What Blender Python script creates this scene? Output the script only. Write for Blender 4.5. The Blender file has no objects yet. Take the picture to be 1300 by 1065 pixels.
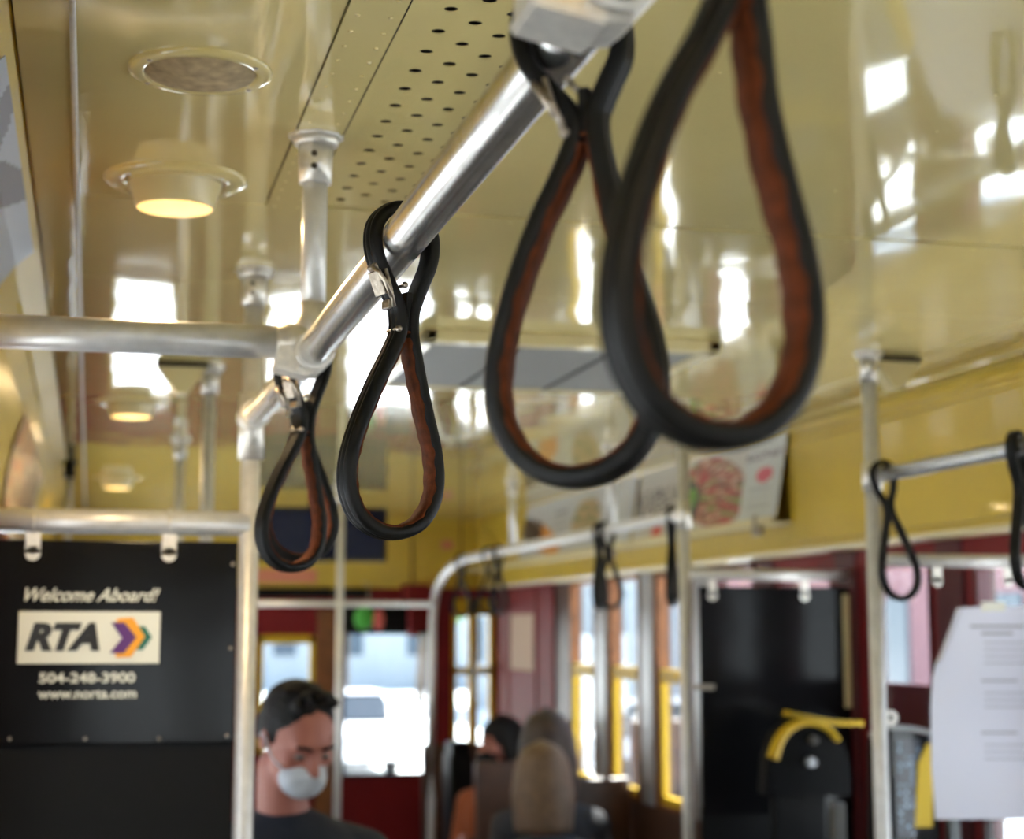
import bpy, bmesh, math, random
from mathutils import Vector, Matrix, Euler, noise
random.seed(7)
E = 1.55                      # height of the eye above the car floor
C = bpy.context.scene.collection
PI = math.pi

# ---------------------------------------------------------------- camera model
F, CX, CY, VX, VY = 2200.0, 650.0, 487.5, 112.0, 805.0
_y = Vector((VX-CX, -(VY-CY), -F)).normalized()
_p = math.atan((VY-CY)/F)
_z = Vector((0, math.cos(_p), -math.sin(_p)))
_x = _y.cross(_z)
RW = Matrix((_x, _y, _z))     # camera -> world
def at(px, py, X=None, Y=None, Z=None):
    """world point (z includes the eye height) seen at a pixel, on a plane X, Y or eye-relative Z"""
    d = RW @ Vector((px-CX, -(py-CY), -F))
    t = X/d.x if X is not None else (Y/d.y if Y is not None else Z/d.z)
    p = d*t
    return Vector((p.x, p.y, p.z+E))

cam = bpy.data.cameras.new('camera'); co = bpy.data.objects.new('camera', cam); C.objects.link(co)
co.matrix_world = Matrix.Translation((0, 0, E)) @ RW.to_4x4()
cam.sensor_width = 36; cam.lens = F/1300*36; cam.shift_y = -(532.5-CY)/1300
cam.clip_start = .05; cam.clip_end = 500
cam.dof.use_dof = True; cam.dof.focus_distance = 1.50
cam.dof.aperture_fstop = 6.0; cam.dof.aperture_blades = 0
bpy.context.scene.camera = co

# ---------------------------------------------------------------- materials
def mat(name, col, rough=.5, metal=0., coat=0., emit=None, estr=0., spec=.5, bump=None, var=0., vscale=8., ior=1.5, sheen=0.):
    m = bpy.data.materials.new(name); m.use_nodes = True
    nt = m.node_tree; b = nt.nodes['Principled BSDF']
    b.inputs['Base Color'].default_value = (*col, 1)
    b.inputs['Roughness'].default_value = rough; b.inputs['Metallic'].default_value = metal
    b.inputs['Coat Weight'].default_value = coat; b.inputs['Coat Roughness'].default_value = .03
    b.inputs['Specular IOR Level'].default_value = spec; b.inputs['IOR'].default_value = ior
    b.inputs['Sheen Weight'].default_value = sheen
    if emit: b.inputs['Emission Color'].default_value = (*emit, 1); b.inputs['Emission Strength'].default_value = estr
    tc = nt.nodes.new('ShaderNodeTexCoord')
    if var:
        n = nt.nodes.new('ShaderNodeTexNoise'); n.inputs['Scale'].default_value = vscale; n.inputs['Detail'].default_value = 5
        nt.links.new(tc.outputs['Object'], n.inputs['Vector'])
        r = nt.nodes.new('ShaderNodeMapRange'); r.inputs['To Min'].default_value = 1-var; r.inputs['To Max'].default_value = 1+var
        r.inputs['From Min'].default_value = .25; r.inputs['From Max'].default_value = .75
        nt.links.new(n.outputs['Fac'], r.inputs['Value'])
        mx = nt.nodes.new('ShaderNodeVectorMath'); mx.operation = 'SCALE'; mx.inputs[0].default_value = col
        nt.links.new(r.outputs['Result'], mx.inputs['Scale']); nt.links.new(mx.outputs['Vector'], b.inputs['Base Color'])
    if bump:
        sc, st, dist = bump
        n = nt.nodes.new('ShaderNodeTexNoise'); n.inputs['Scale'].default_value = sc; n.inputs['Detail'].default_value = 3
        nt.links.new(tc.outputs['Object'], n.inputs['Vector'])
        bp = nt.nodes.new('ShaderNodeBump'); bp.inputs['Strength'].default_value = st; bp.inputs['Distance'].default_value = dist
        nt.links.new(n.outputs['Fac'], bp.inputs['Height']); nt.links.new(bp.outputs['Normal'], b.inputs['Normal'])
    return m

M = {}
M['ceil'] = mat('cream_enamel_ceiling', (.66,.545,.235), .07, coat=.45, var=.04, vscale=3)
M['fascia'] = mat('yellow_cream_enamel', (.55,.385,.042), .33, coat=.12, var=.04, bump=(3,.4,.003))
M['cream'] = mat('pale_cream_enamel', (.66,.57,.31), .3, coat=.2)
M['gap'] = mat('dark_gap', (.03,.022,.012), .8)
M['pipe'] = mat('satin_aluminium', (.68,.67,.64), .27, metal=.97, var=.15, vscale=60, bump=(140,.12,.001))
M['post'] = mat('painted_aluminium_post', (.62,.61,.59), .38, metal=.4, var=.10, vscale=50)
M['cast'] = mat('cast_aluminium', (.72,.69,.63), .42, metal=.7, var=.15, vscale=90, bump=(120,.3,.001))
M['steel'] = mat('tarnished_steel', (.35,.30,.24), .35, metal=.9, var=.4, vscale=200, bump=(300,.5,.001))
M['leather'] = mat('black_leather', (.0046,.0046,.0043), .45, spec=.17, var=.35, vscale=60, bump=(400,.15,.0006))
M['suede'] = mat('brown_split_leather', (.082,.020,.006), .8, spec=.12, var=.45, vscale=130, bump=(500,.5,.001))
M['red'] = mat('dark_red_paint', (.17,.010,.012), .55, spec=.2, var=.1)
M['maroon'] = mat('maroon_frame_paint', (.075,.010,.014), .5, spec=.3)
M['yellow'] = mat('yellow_paint', (.60,.38,.012), .45, spec=.3, var=.05)
M['ochre'] = mat('varnished_oak', (.20,.075,.025), .5, spec=.3, var=.25, vscale=20)
M['silver'] = mat('brushed_silver_post', (.42,.43,.45), .35, metal=.7)
M['board'] = mat('glossy_black_board', (.006,.006,.0065), .14, spec=.16, bump=(1.6,.5,.012))
M['black'] = mat('matte_black', (.0035,.0035,.0035), .6, spec=.2)
M['white'] = mat('sign_white', (.74,.74,.64), .4)
M['ink'] = mat('sign_black', (.012,.012,.012), .4)
M['purple'] = mat('sign_purple', (.10,.022,.16), .4)
M['orange'] = mat('sign_orange', (.85,.36,.02), .4)
M['green'] = mat('sign_green', (.01,.14,.10), .4)
M['paper'] = mat('white_paper', (.70,.71,.82), .7)
M['greyink'] = mat('grey_print', (.33,.33,.38), .7)
M['cream_notice'] = mat('cream_notice', (.50,.36,.27), .7, spec=.1)
M['screen'] = mat('dark_blue_screen', (.004,.006,.022), .25, spec=.2)
M['gasket'] = mat('dirty_felt', (.36,.27,.15), .9, var=.35, vscale=70)
M['lens'] = mat('lit_lens', (.9,.8,.5), .4, emit=(1,.62,.16), estr=.75)
M['lens_hot'] = mat('lit_lens_far', (.9,.8,.5), .4, emit=(1,.60,.14), estr=1.4)
M['grille'] = mat('grey_grille', (.30,.30,.28), .5)
M['grille_dk'] = mat('dark_grille_slot', (.08,.08,.075), .6)
M['skin'] = mat('skin', (.36,.120,.080), .5, var=.06)
M['hair_dk'] = mat('near_black_hair', (.006,.0045,.004), .6, spec=.25, bump=(120,.7,.01))
M['hair_br'] = mat('brown_hair', (.035,.018,.011), .5, var=.5, vscale=60, bump=(90,.6,.01))
M['hair_bl'] = mat('dark_blonde_hair', (.13,.075,.038), .5, var=.45, vscale=60, bump=(90,.6,.01))
M['eye'] = mat('eye_dark', (.02,.012,.01), .2)
M['eyewhite'] = mat('eye_white', (.26,.22,.20), .4)
M['lip'] = mat('lip', (.42,.13,.11), .5)
M['mask'] = mat('white_face_mask', (.5,.52,.55), .8)
M['shirt_dk'] = mat('dark_navy_cloth', (.012,.014,.022), .9, bump=(25,.4,.01))
M['shirt_gr'] = mat('charcoal_cloth', (.03,.03,.033), .9, bump=(25,.4,.01))
M['shirt_rd'] = mat('rust_cloth', (.28,.07,.02), .9, bump=(25,.4,.01))
M['trouser'] = mat('dark_trousers', (.012,.013,.018), .9)
M['wood'] = mat('dark_varnished_wood', (.06,.025,.013), .35, var=.3, vscale=12)
M['floor'] = mat('grey_rubber_floor', (.13,.12,.11), .7, var=.2, vscale=5)
M['seat'] = mat('dark_seat_vinyl', (.0035,.0035,.004), .55, spec=.12, bump=(40,.2,.003))
M['dark_lining'] = mat('dark_brown_leather', (.012,.006,.004), .7)
M['speck'] = mat('blue_speckled_seat', (.06,.08,.12), .6)
def speckle(m):
    nt = m.node_tree; b = nt.nodes['Principled BSDF']; tc = nt.nodes.new('ShaderNodeTexCoord'); v = nt.nodes.new('ShaderNodeTexVoronoi')
    v.inputs['Scale'].default_value = 60; v.inputs['Randomness'].default_value = .25; r = nt.nodes.new('ShaderNodeValToRGB')
    r.color_ramp.elements[0].position = .25; r.color_ramp.elements[0].color = (.30, .42, .55, 1); r.color_ramp.elements[1].position = .42; r.color_ramp.elements[1].color = (.012, .014, .025, 1)
    nt.links.new(tc.outputs['Object'], v.inputs['Vector']); nt.links.new(v.outputs['Distance'], r.inputs[0]); nt.links.new(r.outputs[0], b.inputs['Base Color'])
speckle(M['speck'])
M['street'] = mat('pale_sunlit_street', (.62,.63,.62), .9, var=.08, vscale=.4)
M['grass'] = mat('street_grass', (.16,.22,.07), .9, var=.3, vscale=2)
M['pink'] = mat('pink_stucco', (.24,.12,.125), .9, var=.06, vscale=.6)
M['brick'] = mat('dull_red_brick', (.16,.08,.065), .9, var=.15, vscale=1)
M['grey_b'] = mat('grey_render', (.24,.27,.29), .9, var=.1, vscale=.5)
M['tan_b'] = mat('tan_render', (.28,.25,.21), .9, var=.1, vscale=.5)
M['winb'] = mat('building_window', (.05,.07,.09), .15)
M['carw'] = mat('white_car_paint', (.75,.76,.78), .25, coat=.5)
M['card'] = mat('silver_car_paint', (.35,.37,.40), .25, coat=.5)
M['carr'] = mat('dark_car_paint', (.06,.07,.10), .25, coat=.5)
M['carglass'] = mat('car_glass', (.02,.025,.03), .08)
M['tyre'] = mat('tyre', (.02,.02,.02), .8)
M['leaf'] = mat('tree_leaves', (.09,.17,.05), .8, var=.5, vscale=6)
M['bark'] = mat('bark', (.12,.08,.05), .9)
M['stickgreen'] = mat('sticker_green', (.07,.42,.05), .5)
M['stickred'] = mat('sticker_coral', (.65,.12,.10), .5)
M['sagreen'] = mat('pink_print', (.62,.22,.13), .6)

def glass(name, tint, refl=1.0):
    m = bpy.data.materials.new(name); m.use_nodes = True; nt = m.node_tree
    nt.nodes.remove(nt.nodes['Principled BSDF']); out = nt.nodes['Material Output']
    t = nt.nodes.new('ShaderNodeBsdfTransparent'); t.inputs[0].default_value = (*tint, 1)
    g = nt.nodes.new('ShaderNodeBsdfGlossy'); g.inputs['Roughness'].default_value = .02
    f = nt.nodes.new('ShaderNodeFresnel'); ge = nt.nodes.new('ShaderNodeNewGeometry')
    mr = nt.nodes.new('ShaderNodeMapRange'); mr.inputs['To Min'].default_value = 1.25; mr.inputs['To Max'].default_value = 1/1.25
    nt.links.new(ge.outputs['Backfacing'], mr.inputs['Value']); nt.links.new(mr.outputs['Result'], f.inputs['IOR'])
    mx = nt.nodes.new('ShaderNodeMixShader')
    nt.links.new(f.outputs[0], mx.inputs[0]); nt.links.new(t.outputs[0], mx.inputs[1]); nt.links.new(g.outputs[0], mx.inputs[2])
    nt.links.new(mx.outputs[0], out.inputs[0]); return m
M['glass'] = glass('window_glass', (.97,.985,.98))
M['plexi'] = glass('acrylic_sheet', (.93,.95,.96))

# ceiling: rolled sheet, long shallow waves in the enamel
def ceiling_waves(m, d):
    nt = m.node_tree; b = nt.nodes['Principled BSDF']
    tc = nt.nodes.new('ShaderNodeTexCoord'); mp = nt.nodes.new('ShaderNodeMapping'); mp.inputs['Scale'].default_value = (1, .55, 1)
    n = nt.nodes.new('ShaderNodeTexNoise'); n.inputs['Scale'].default_value = 7; n.inputs['Detail'].default_value = 1.2
    bp = nt.nodes.new('ShaderNodeBump'); bp.inputs['Strength'].default_value = 1; bp.inputs['Distance'].default_value = d
    nt.links.new(tc.outputs['Object'], mp.inputs[0]); nt.links.new(mp.outputs[0], n.inputs['Vector'])
    nt.links.new(n.outputs['Fac'], bp.inputs['Height'])
    nt.links.new(bp.outputs['Normal'], b.inputs['Normal']); nt.links.new(bp.outputs['Normal'], b.inputs['Coat Normal'])
ceiling_waves(M['ceil'], .0016)

def paint_mat(name, rough=.4):
    m = bpy.data.materials.new(name); m.use_nodes = True; nt = m.node_tree
    a = nt.nodes.new('ShaderNodeVertexColor'); a.layer_name = 'Col'
    b = nt.nodes['Principled BSDF']; b.inputs['Roughness'].default_value = rough
    nt.links.new(a.outputs[0], b.inputs['Base Color']); return m
M['print'] = paint_mat('printed_card')

# ---------------------------------------------------------------- mesh helpers
def B(): return bmesh.new()
def box(bm, a, b, bev=0, rot=None, mi=0):
    a = Vector(a); b = Vector(b); c = (a+b)/2; s = b-a
    r = bmesh.ops.create_cube(bm, size=1, matrix=Matrix.Diagonal((abs(s.x), abs(s.y), abs(s.z), 1)))
    vs = r['verts']
    fs = list({f for v in vs for f in v.link_faces})
    if bev:
        es = list({e for v in vs for e in v.link_edges})
        r2 = bmesh.ops.bevel(bm, geom=es, offset=bev, segments=3, profile=.5, affect='EDGES')
        vs = list({v for f in r2['faces'] for v in f.verts} | {v for v in vs if v.is_valid})
        fs = list({f for v in vs for f in v.link_faces})
    for f in fs: f.material_index = mi
    m = Matrix.Translation(c)
    if rot is not None: m = m @ rot.to_4x4()
    bmesh.ops.transform(bm, matrix=m, verts=vs)
    return vs
def frames(pts, closed=False):
    n = len(pts); T = []
    for i in range(n):
        a = pts[(i-1) % n] if (closed or i > 0) else pts[i]
        b = pts[(i+1) % n] if (closed or i < n-1) else pts[i]
        T.append((b-a).normalized())
    return T
def sweep(bm, pts, prof, up, closed=False, mi=0, cap=True):
    """prof: list of (n, b) offsets; b along `up`-projected binormal, n = T x b"""
    pts = [Vector(p) for p in pts]; T = frames(pts, closed); up = Vector(up).normalized(); rings = []
    for k, (p, t) in enumerate(zip(pts, T)):
        b = (up - t*up.dot(t)).normalized(); n = t.cross(b)
        pr = prof(k/len(pts)) if callable(prof) else prof
        rings.append([bm.verts.new(p + n*q[0] + b*q[1]) for q in pr])
    m = len(rings[0]); cnt = len(rings) if closed else len(rings)-1
    for i in range(cnt):
        A, Bq = rings[i], rings[(i+1) % len(rings)]
        for j in range(m):
            f = bm.faces.new((A[j], A[(j+1) % m], Bq[(j+1) % m], Bq[j])); f.material_index = mi; f.smooth = True
    if not closed and cap:
        bm.faces.new(list(reversed(rings[0]))).material_index = mi; bm.faces.new(rings[-1]).material_index = mi
def tube(bm, pts, r, seg=20, mi=0, closed=False):
    pts = [Vector(p) for p in pts]
    d = (pts[-1]-pts[0]) if not closed else Vector((0, 0, 0))
    up = Vector((0, 0, 1))
    if abs((pts[1]-pts[0]).normalized().z) > .8: up = Vector((0, 1, 0)) if abs((pts[-1]-pts[-2]).normalized().y) < .8 else Vector((1, 0, 0))
    prof = [(r*math.cos(2*PI*i/seg), r*math.sin(2*PI*i/seg)) for i in range(seg)]
    sweep(bm, pts, prof, up, closed, mi)
def cone(bm, p0, p1, r0, r1, seg=24, mi=0):
    p0 = Vector(p0); p1 = Vector(p1); d = p1-p0
    q = Vector((0, 0, 1)).rotation_difference(d.normalized()).to_matrix().to_4x4()
    r = bmesh.ops.create_cone(bm, cap_ends=True, segments=seg, radius1=r0, radius2=r1, depth=d.length, matrix=Matrix.Translation((p0+p1)/2) @ q)
    for f in {f for v in r['verts'] for f in v.link_faces}:
        f.material_index = mi; f.smooth = len(f.verts) == 4
def ball(bm, c, r, sc=(1, 1, 1), rot=None, mi=0, u=20, v=14):
    R_ = rot.to_3x3() if rot is not None else Matrix.Identity(3); c = Vector(c); rings = []
    for j in range(v+1):
        ph = PI*j/v; z = math.cos(ph)*r*sc[2]; q = math.sin(ph)*r
        if j in (0, v): rings.append([bm.verts.new(c + R_ @ Vector((0, 0, z)))])
        else: rings.append([bm.verts.new(c + R_ @ Vector((q*sc[0]*math.cos(2*PI*i/u), q*sc[1]*math.sin(2*PI*i/u), z))) for i in range(u)])
    for A, D in zip(rings, rings[1:]):
        for i in range(u):
            k = (i+1) % u
            if len(A) == 1: f = bm.faces.new((A[0], D[i], D[k]))
            elif len(D) == 1: f = bm.faces.new((A[i], D[0], A[k]))
            else: f = bm.faces.new((A[i], D[i], D[k], A[k]))
            f.smooth = True; f.material_index = mi
def lathe(bm, c, prof, seg=40, mi=0):
    """prof: (r, z) from the axis outwards/down, closed at the axis ends when r = 0"""
    c = Vector(c); rings = []
    for r, z in prof:
        if r < 1e-6: rings.append([bm.verts.new(c+Vector((0, 0, z)))])
        else: rings.append([bm.verts.new(c+Vector((r*math.cos(2*PI*i/seg), r*math.sin(2*PI*i/seg), z))) for i in range(seg)])
    for A, D in zip(rings, rings[1:]):
        for i in range(seg):
            j = (i+1) % seg
            if len(A) == 1: f = bm.faces.new((A[0], D[i], D[j]))
            elif len(D) == 1: f = bm.faces.new((A[i], D[0], A[j]))
            else: f = bm.faces.new((A[i], D[i], D[j], A[j]))
            f.smooth = True; f.material_index = mi
def prism(bm, pts, d, mi=0):
    """extrude a polygon of 3D points by vector d"""
    d = Vector(d); a = [bm.verts.new(Vector(p)) for p in pts]; b = [bm.verts.new(Vector(p)+d) for p in pts]; n = len(pts)
    fs = [bm.faces.new(a), bm.faces.new(list(reversed(b)))]
    for i in range(n): fs.append(bm.faces.new((a[i], b[i], b[(i+1) % n], a[(i+1) % n])))
    for f in fs: f.material_index = mi
def capsule(bm, a, b, ra, rb, n=8):
    a = Vector(a); b = Vector(b)
    cone(bm, a, b, ra, rb, 20); ball(bm, a, ra); ball(bm, b, rb)

def obj(name, bm, m, parent=None, origin=None, fix=True):
    if fix: bmesh.ops.recalc_face_normals(bm, faces=bm.faces)
    me = bpy.data.meshes.new(name); bm.to_mesh(me); bm.free()
    for k in (m if isinstance(m, (list, tuple)) else [m]): me.materials.append(k)
    o = bpy.data.objects.new(name, me); C.objects.link(o)
    if parent is not None:
        o.parent = parent; o.matrix_parent_inverse = world(parent).inverted()
    return o
def world(o):
    m = Matrix.LocRotScale(o.location, o.rotation_euler, o.scale)
    return (world(o.parent) @ o.matrix_parent_inverse @ m) if o.parent else m
def tag(o, label, cat, group=None, kind=None):
    o['label'] = label; o['category'] = cat
    if group: o['group'] = group
    if kind: o['kind'] = kind
    return o
def thing(name, label, cat, loc=(0, 0, 0), group=None, rot=(0, 0, 0)):
    o = bpy.data.objects.new(name, None); C.objects.link(o); o.location = loc; o.rotation_euler = rot
    o.empty_display_size = .05
    return tag(o, label, cat, group)
def struct(name, bm, m, parent=None, fix=True):
    o = obj(name, bm, m, parent, fix=fix)
    if parent is None: o['kind'] = 'structure'
    return o
def copy_tree(o, parent=None):
    c = o.copy(); C.objects.link(c)
    if parent: c.parent = parent
    for ch in [x for x in list(C.objects) if x.parent == o]: copy_tree(ch, c)
    return c
def catmull(P, n=8, closed=True):
    P = [Vector(p) for p in P]; out = []; N = len(P)
    for i in range(N if closed else N-1):
        g = lambda k: P[k % N] if closed else P[min(max(k, 0), N-1)]
        p0, p1, p2, p3 = g(i-1), g(i), g(i+1), g(i+2)
        for s in range(n):
            t = s/n
            out.append(.5*((2*p1)+(p2-p0)*t+(2*p0-5*p1+4*p2-p3)*t*t+(3*p1-p0-3*p2+p3)*t**3))
    if not closed: out.append(P[-1])
    return out
def text(name, s, size, m, parent, loc, width=None, shear=0, bold=0, ext=.0006):
    cu = bpy.data.curves.new(name, 'FONT'); cu.body = s; cu.size = size; cu.shear = shear; cu.offset = bold
    cu.extrude = ext; cu.align_x = 'CENTER'; cu.align_y = 'CENTER'
    t = bpy.data.objects.new('tmp', cu); C.objects.link(t)
    bpy.context.view_layer.update()
    me = bpy.data.meshes.new_from_object(t.evaluated_get(bpy.context.evaluated_depsgraph_get()))
    bpy.data.objects.remove(t)
    xs = [v.co.x for v in me.vertices]; w = max(xs)-min(xs)
    k = width/w if width else 1
    mx = (max(xs)+min(xs))/2
    for v in me.vertices: v.co.x = (v.co.x-mx)*k
    me.materials.clear(); me.materials.append(m); me.name = name
    o = bpy.data.objects.new(name, me); C.objects.link(o)
    o.parent = parent; o.matrix_parent_inverse = world(parent).inverted()
    o.location = loc; o.rotation_euler = (PI/2, 0, 0)
    return o

# ================================================================ THE SETTING
ZC = E+.617
XL, XR = -.222, 2.16          # side walls
Y0, Y1 = -3.2, 9.25           # ends of the car saloon
FX0, FX1 = -.036, 1.972       # flat part of the ceiling
PX0, PX1, PY0, PY1 = .2885, .502, 1.17, 2.452   # perforated panel

bm = B(); th = .010; g = .0012
def sheet(x0, x1, y0, y1, dz=0): box(bm, (x0+g, y0+g, ZC+dz), (x1-g, y1-g, ZC+dz+th))
sheet(FX0, .229, Y0, 2.470)
sheet(.229, PX0, Y0, 2.470, -.0015)
sheet(PX0, PX1, Y0, PY0)
sheet(PX1, FX1, Y0, 2.460)
ys = [2.47, 3.05, 4.25, 5.6, 7.2, Y1]
for a, b in zip(ys, ys[1:]): sheet(FX0, FX1, a, b)
box(bm, (XL-.05, Y0-.05, ZC+.05), (XR+.05, Y1+1.3, ZC+.09), mi=1)           # dark void and roof deck over the sheets
box(bm, (FX0, Y0, ZC+th), (PX0, Y1, ZC+.04), mi=1); box(bm, (PX1, Y0, ZC+th), (FX1, Y1, ZC+.04), mi=1)
box(bm, (PX0, PY1+.02, ZC+th), (PX1, Y1, ZC+.04), mi=1)
for k in range(34):                                                           # domed rivets of the riveted strip
    for x in (.242, .276):
        ball(bm, (x, .9+k*.0475, ZC-.0015), .0028, (1, 1, .5), u=10, v=6)
for y in (2.44, 2.49, 3.02, 3.08):
    for k in range(13): ball(bm, (.6+k*.11, y, ZC), .0028, (1, 1, .45), u=10, v=6)
for k in range(10):
    for x in (.66, 1.0): ball(bm, (x, 1.0+k*.15, ZC), .003, (1, 1, .45), u=10, v=6)
struct('ceiling', bm, [M['ceil'], M['gap']])

# perforated panel with real holes
bm = B(); cols = [.3310, .3631, .3953]; hr = .0072; seg = 20
def ring_cell(x0, x1, y0, y1, cx, cy, r):
    inner, outer, top = [], [], []
    for i in range(seg):
        a = 2*PI*i/seg+PI/seg; c, s = math.cos(a), math.sin(a)
        sx = ((x1-cx) if c > 0 else (x0-cx))/c if abs(c) > 1e-6 else 1e9
        sy = ((y1-cy) if s > 0 else (y0-cy))/s if abs(s) > 1e-6 else 1e9
        k = min(sx, sy)
        inner.append(bm.verts.new((cx+r*c, cy+r*s, ZC))); top.append(bm.verts.new((cx+r*c, cy+r*s, ZC+.0009)))
        outer.append(bm.verts.new((cx+k*c, cy+k*s, ZC)))
    cor = {}
    for i in range(seg):
        j = (i+1) % seg
        bm.faces.new((inner[i], inner[j], outer[j], outer[i])); bm.faces.new((inner[j], inner[i], top[i], top[j]))
        a, b = outer[i].co, outer[j].co
        if abs(a.x-b.x) > 1e-6 and abs(a.y-b.y) > 1e-6:
            q = bm.verts.new((x0 if min(a.x, b.x)-x0 < 1e-6 else x1, y0 if min(a.y, b.y)-y0 < 1e-6 else y1, ZC))
            bm.faces.new((outer[i], outer[j], q))
pitch = .0656; w = .0321
def quad(x0, x1, y0, y1, z=ZC):
    if x1-x0 > 1e-5 and y1-y0 > 1e-5: bm.faces.new([bm.verts.new(p) for p in ((x0, y0, z), (x1, y0, z), (x1, y1, z), (x0, y1, z))])
edges = [PX0+g, cols[0]-w/2, cols[0]+w/2, cols[1]+w/2, cols[2]+w/2, PX1-g]
quad(edges[0], edges[1], PY0+g, PY1-g); quad(edges[4], edges[5], PY0+g, PY1-g)
for ci, cx in enumerate(cols):
    off = {0: 0, 1: .0335, 2: 0}[ci]; x0, x1 = edges[1+ci], edges[2+ci]
    yc = 2.4130+(off-.0656 if off else 0); lo = []
    while yc-pitch/2 > PY0+g: lo.append(yc); yc -= pitch
    quad(x0, x1, lo[0]+pitch/2, PY1-g); quad(x0, x1, PY0+g, lo[-1]-pitch/2)
    for y in lo: ring_cell(x0, x1, y-pitch/2, y+pitch/2, cx, y, hr)
for k in range(19):
    for x in (.4212, .4967): lathe(bm, (x, 2.376-k*.0656, ZC), [(.0036, 0), (.0030, -.0012), (0, -.0016)], seg=10, mi=1)
pp = obj('perforated_panel', bm, [M['ceil'], M['gap']], fix=False)
tag(pp, 'cream ceiling air panel with rows of round punched holes above the main rail', 'vent panel')

# coves, left beam strip, mouldings, fascias: continuous profiles along the car
def strip(name, prof, m, y0=Y0, y1=Y1, thick=.01, kind='structure'):
    bm = B(); n = len(prof); mirror = prof[-1][0] > 1
    for (x0, z0), (x1, z1) in zip(prof, prof[1:]):
        d = Vector((x1-x0, 0, z1-z0)).normalized(); nn = Vector((-d.z, 0, d.x))*thick
        if (nn.x < 0) == mirror: nn = -nn
        if abs(nn.x) < 1e-6 and nn.z < 0: nn = -nn
        prism(bm, [(x0, y0, E+z0), (x1, y0, E+z1), (x1+nn.x, y0, E+z1+nn.z), (x0+nn.x, y0, E+z0+nn.z)], (0, y1-y0, 0))
    return struct(name, bm, m)
strip('trim_1', [(FX0, .6125), (-.093, .6125)], M['ceil'], thick=.02)
bm = B(); tube(bm, [(FX0, Y0, E+.6125), (FX0, Y1, E+.6125)], .0035, 12); struct('trim_2', bm, M['post'])
strip('trim_3', [(-.095, .617), (-.135, .580), (-.170, .53), (-.195, .45), (-.212, .36), (-.217, .245)], M['fascia'])
strip('trim_4', [(FX1, .6125), (2.030, .6125)], M['ceil'], thick=.02)
strip('trim_5', [(2.030, .617), (2.044, .598), (2.051, .56), (2.054, .45), (2.058, .2415)], M['fascia'])
n = 6
bm = B(); box(bm, (2.050, Y0, E+.2405), (2.165, Y1, E+.250), .002); struct('trim_90', bm, M['cream'])
def rod(a, b, r, m, seg=14):
    global n
    bm = B(); tube(bm, [a, b], r, seg); o = struct('trim_%d' % n, bm, m); n += 1; return o
rod((1.79, Y0, ZC), (1.79, Y1, ZC), .003, M['ceil'])
rod((2.046, Y0, E+.588), (2.046, 4.86, E+.588), .005, M['fascia'])
rod((2.036, Y0, E+.562), (2.036, 4.86, E+.562), .0035, M['fascia'])
bm = B(); box(bm, (1.982, 4.87, E+.330), (2.056, Y1, E+.339), .002); box(bm, (1.980, 4.87, E+.330), (1.985, Y1, E+.352), .001); struct('trim_91', bm, M['cream'])
rod((2.054, Y0, E+.2475), (2.054, Y1, E+.2475), .007, M['cream'])
rod((-.212, Y0, E+.262), (-.212, Y1, E+.262), .010, M['cream'])
rod((-.140, 3.1, E+.575), (-.140, 6.3, E+.575), .003, M['fascia'])
# wavy lap seam of the cove sheet on the right
bm = B(); tube(bm, [(1.88+.006*math.sin(y*4.1)+.004*math.sin(y*9.7), y, ZC+.0005) for y in [2.2+i*.06 for i in range(90)]], .0024, 8)
struct('trim_%d' % n, bm, M['ceil']); n += 1
# red window headers
for x0, x1 in ((XR-.014, XR+.03), (XL-.03, XL+.012)):
    bm = B(); box(bm, (x0, Y0, E+.182), (x1, 5.40, E+.245), .004)
    struct('trim_%d' % n, bm, M['red']); n += 1

# floor
bm = B(); box(bm, (XL-.05, Y0, -.05), (XR+.05, Y1+1.2, 0)); struct('floor', bm, M['floor'])

# side walls with window openings
pane = .40; pit = .63; ZT, ZB = .238, -.66
wins = [4.2+pit*k for k in range(-11, 7)]
wins = [y for y in wins if y > Y0 and y+pane < 8.0]
def side_wall(name, x0, x1, ysegs, yend):
    bm = B()
    box(bm, (x0, Y0, 0), (x1, Y1, E+ZB)); box(bm, (x0, Y0, E+ZT), (x1, Y1, ZC+.04))
    e = Y0
    for y in ysegs:
        box(bm, (x0, e, E+ZB), (x1, y, E+ZT)); e = y+pane
    box(bm, (x0, e, E+ZB), (x1, Y1, E+ZT))
    return struct(name, bm, M['wood'])
side_wall('wall_right', XR, XR+.05, wins, Y1)
side_wall('wall_left', XL-.05, XL, wins+[8.05, 8.62], Y1)

wn = 1
def side_window(y, sx):
    global wn
    x = XR if sx > 0 else XL; s = 1 if sx > 0 else -1
    far = y > 5.9
    a = B(); t = .018
    for (ya, yb, za, zb) in ((y, y+t, ZB, ZT), (y+pane-t, y+pane, ZB, ZT), (y, y+pane, ZT-t, ZT), (y, y+pane, ZB, ZB+t)):
        box(a, (x-.012*s, ya, E+za), (x+.03*s, yb, E+zb), .002)
    fr = struct('window_%d' % wn, a, M['ochre'] if far else M['maroon']); wn += 1
    a = B(); zm = -.165; q = .03                      # lower sash
    m = M['yellow'] if far else M['maroon']; lo_ = .02 if far else .085
    for (ya, yb, za, zb) in ((y+t, y+t+q, ZB+t, zm), (y+pane-t-q, y+pane-t, ZB+t, zm), (y+t, y+pane-t, zm-lo_, zm+.032), (y+t, y+pane-t, ZB+t, ZB+t+q)):
        box(a, (x-.006*s, ya, E+za), (x+.016*s, yb, E+zb), .002)
    obj('sash', a, m, fr)
    a = B(); box(a, (x+.012*s, y+.01, E+ZB+.01), (x+.016*s, y+pane-.01, E+ZT-.01)); obj('pane', a, M['glass'], fr)
for y in wins:
    side_window(y, 1); side_window(y, -1)
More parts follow.
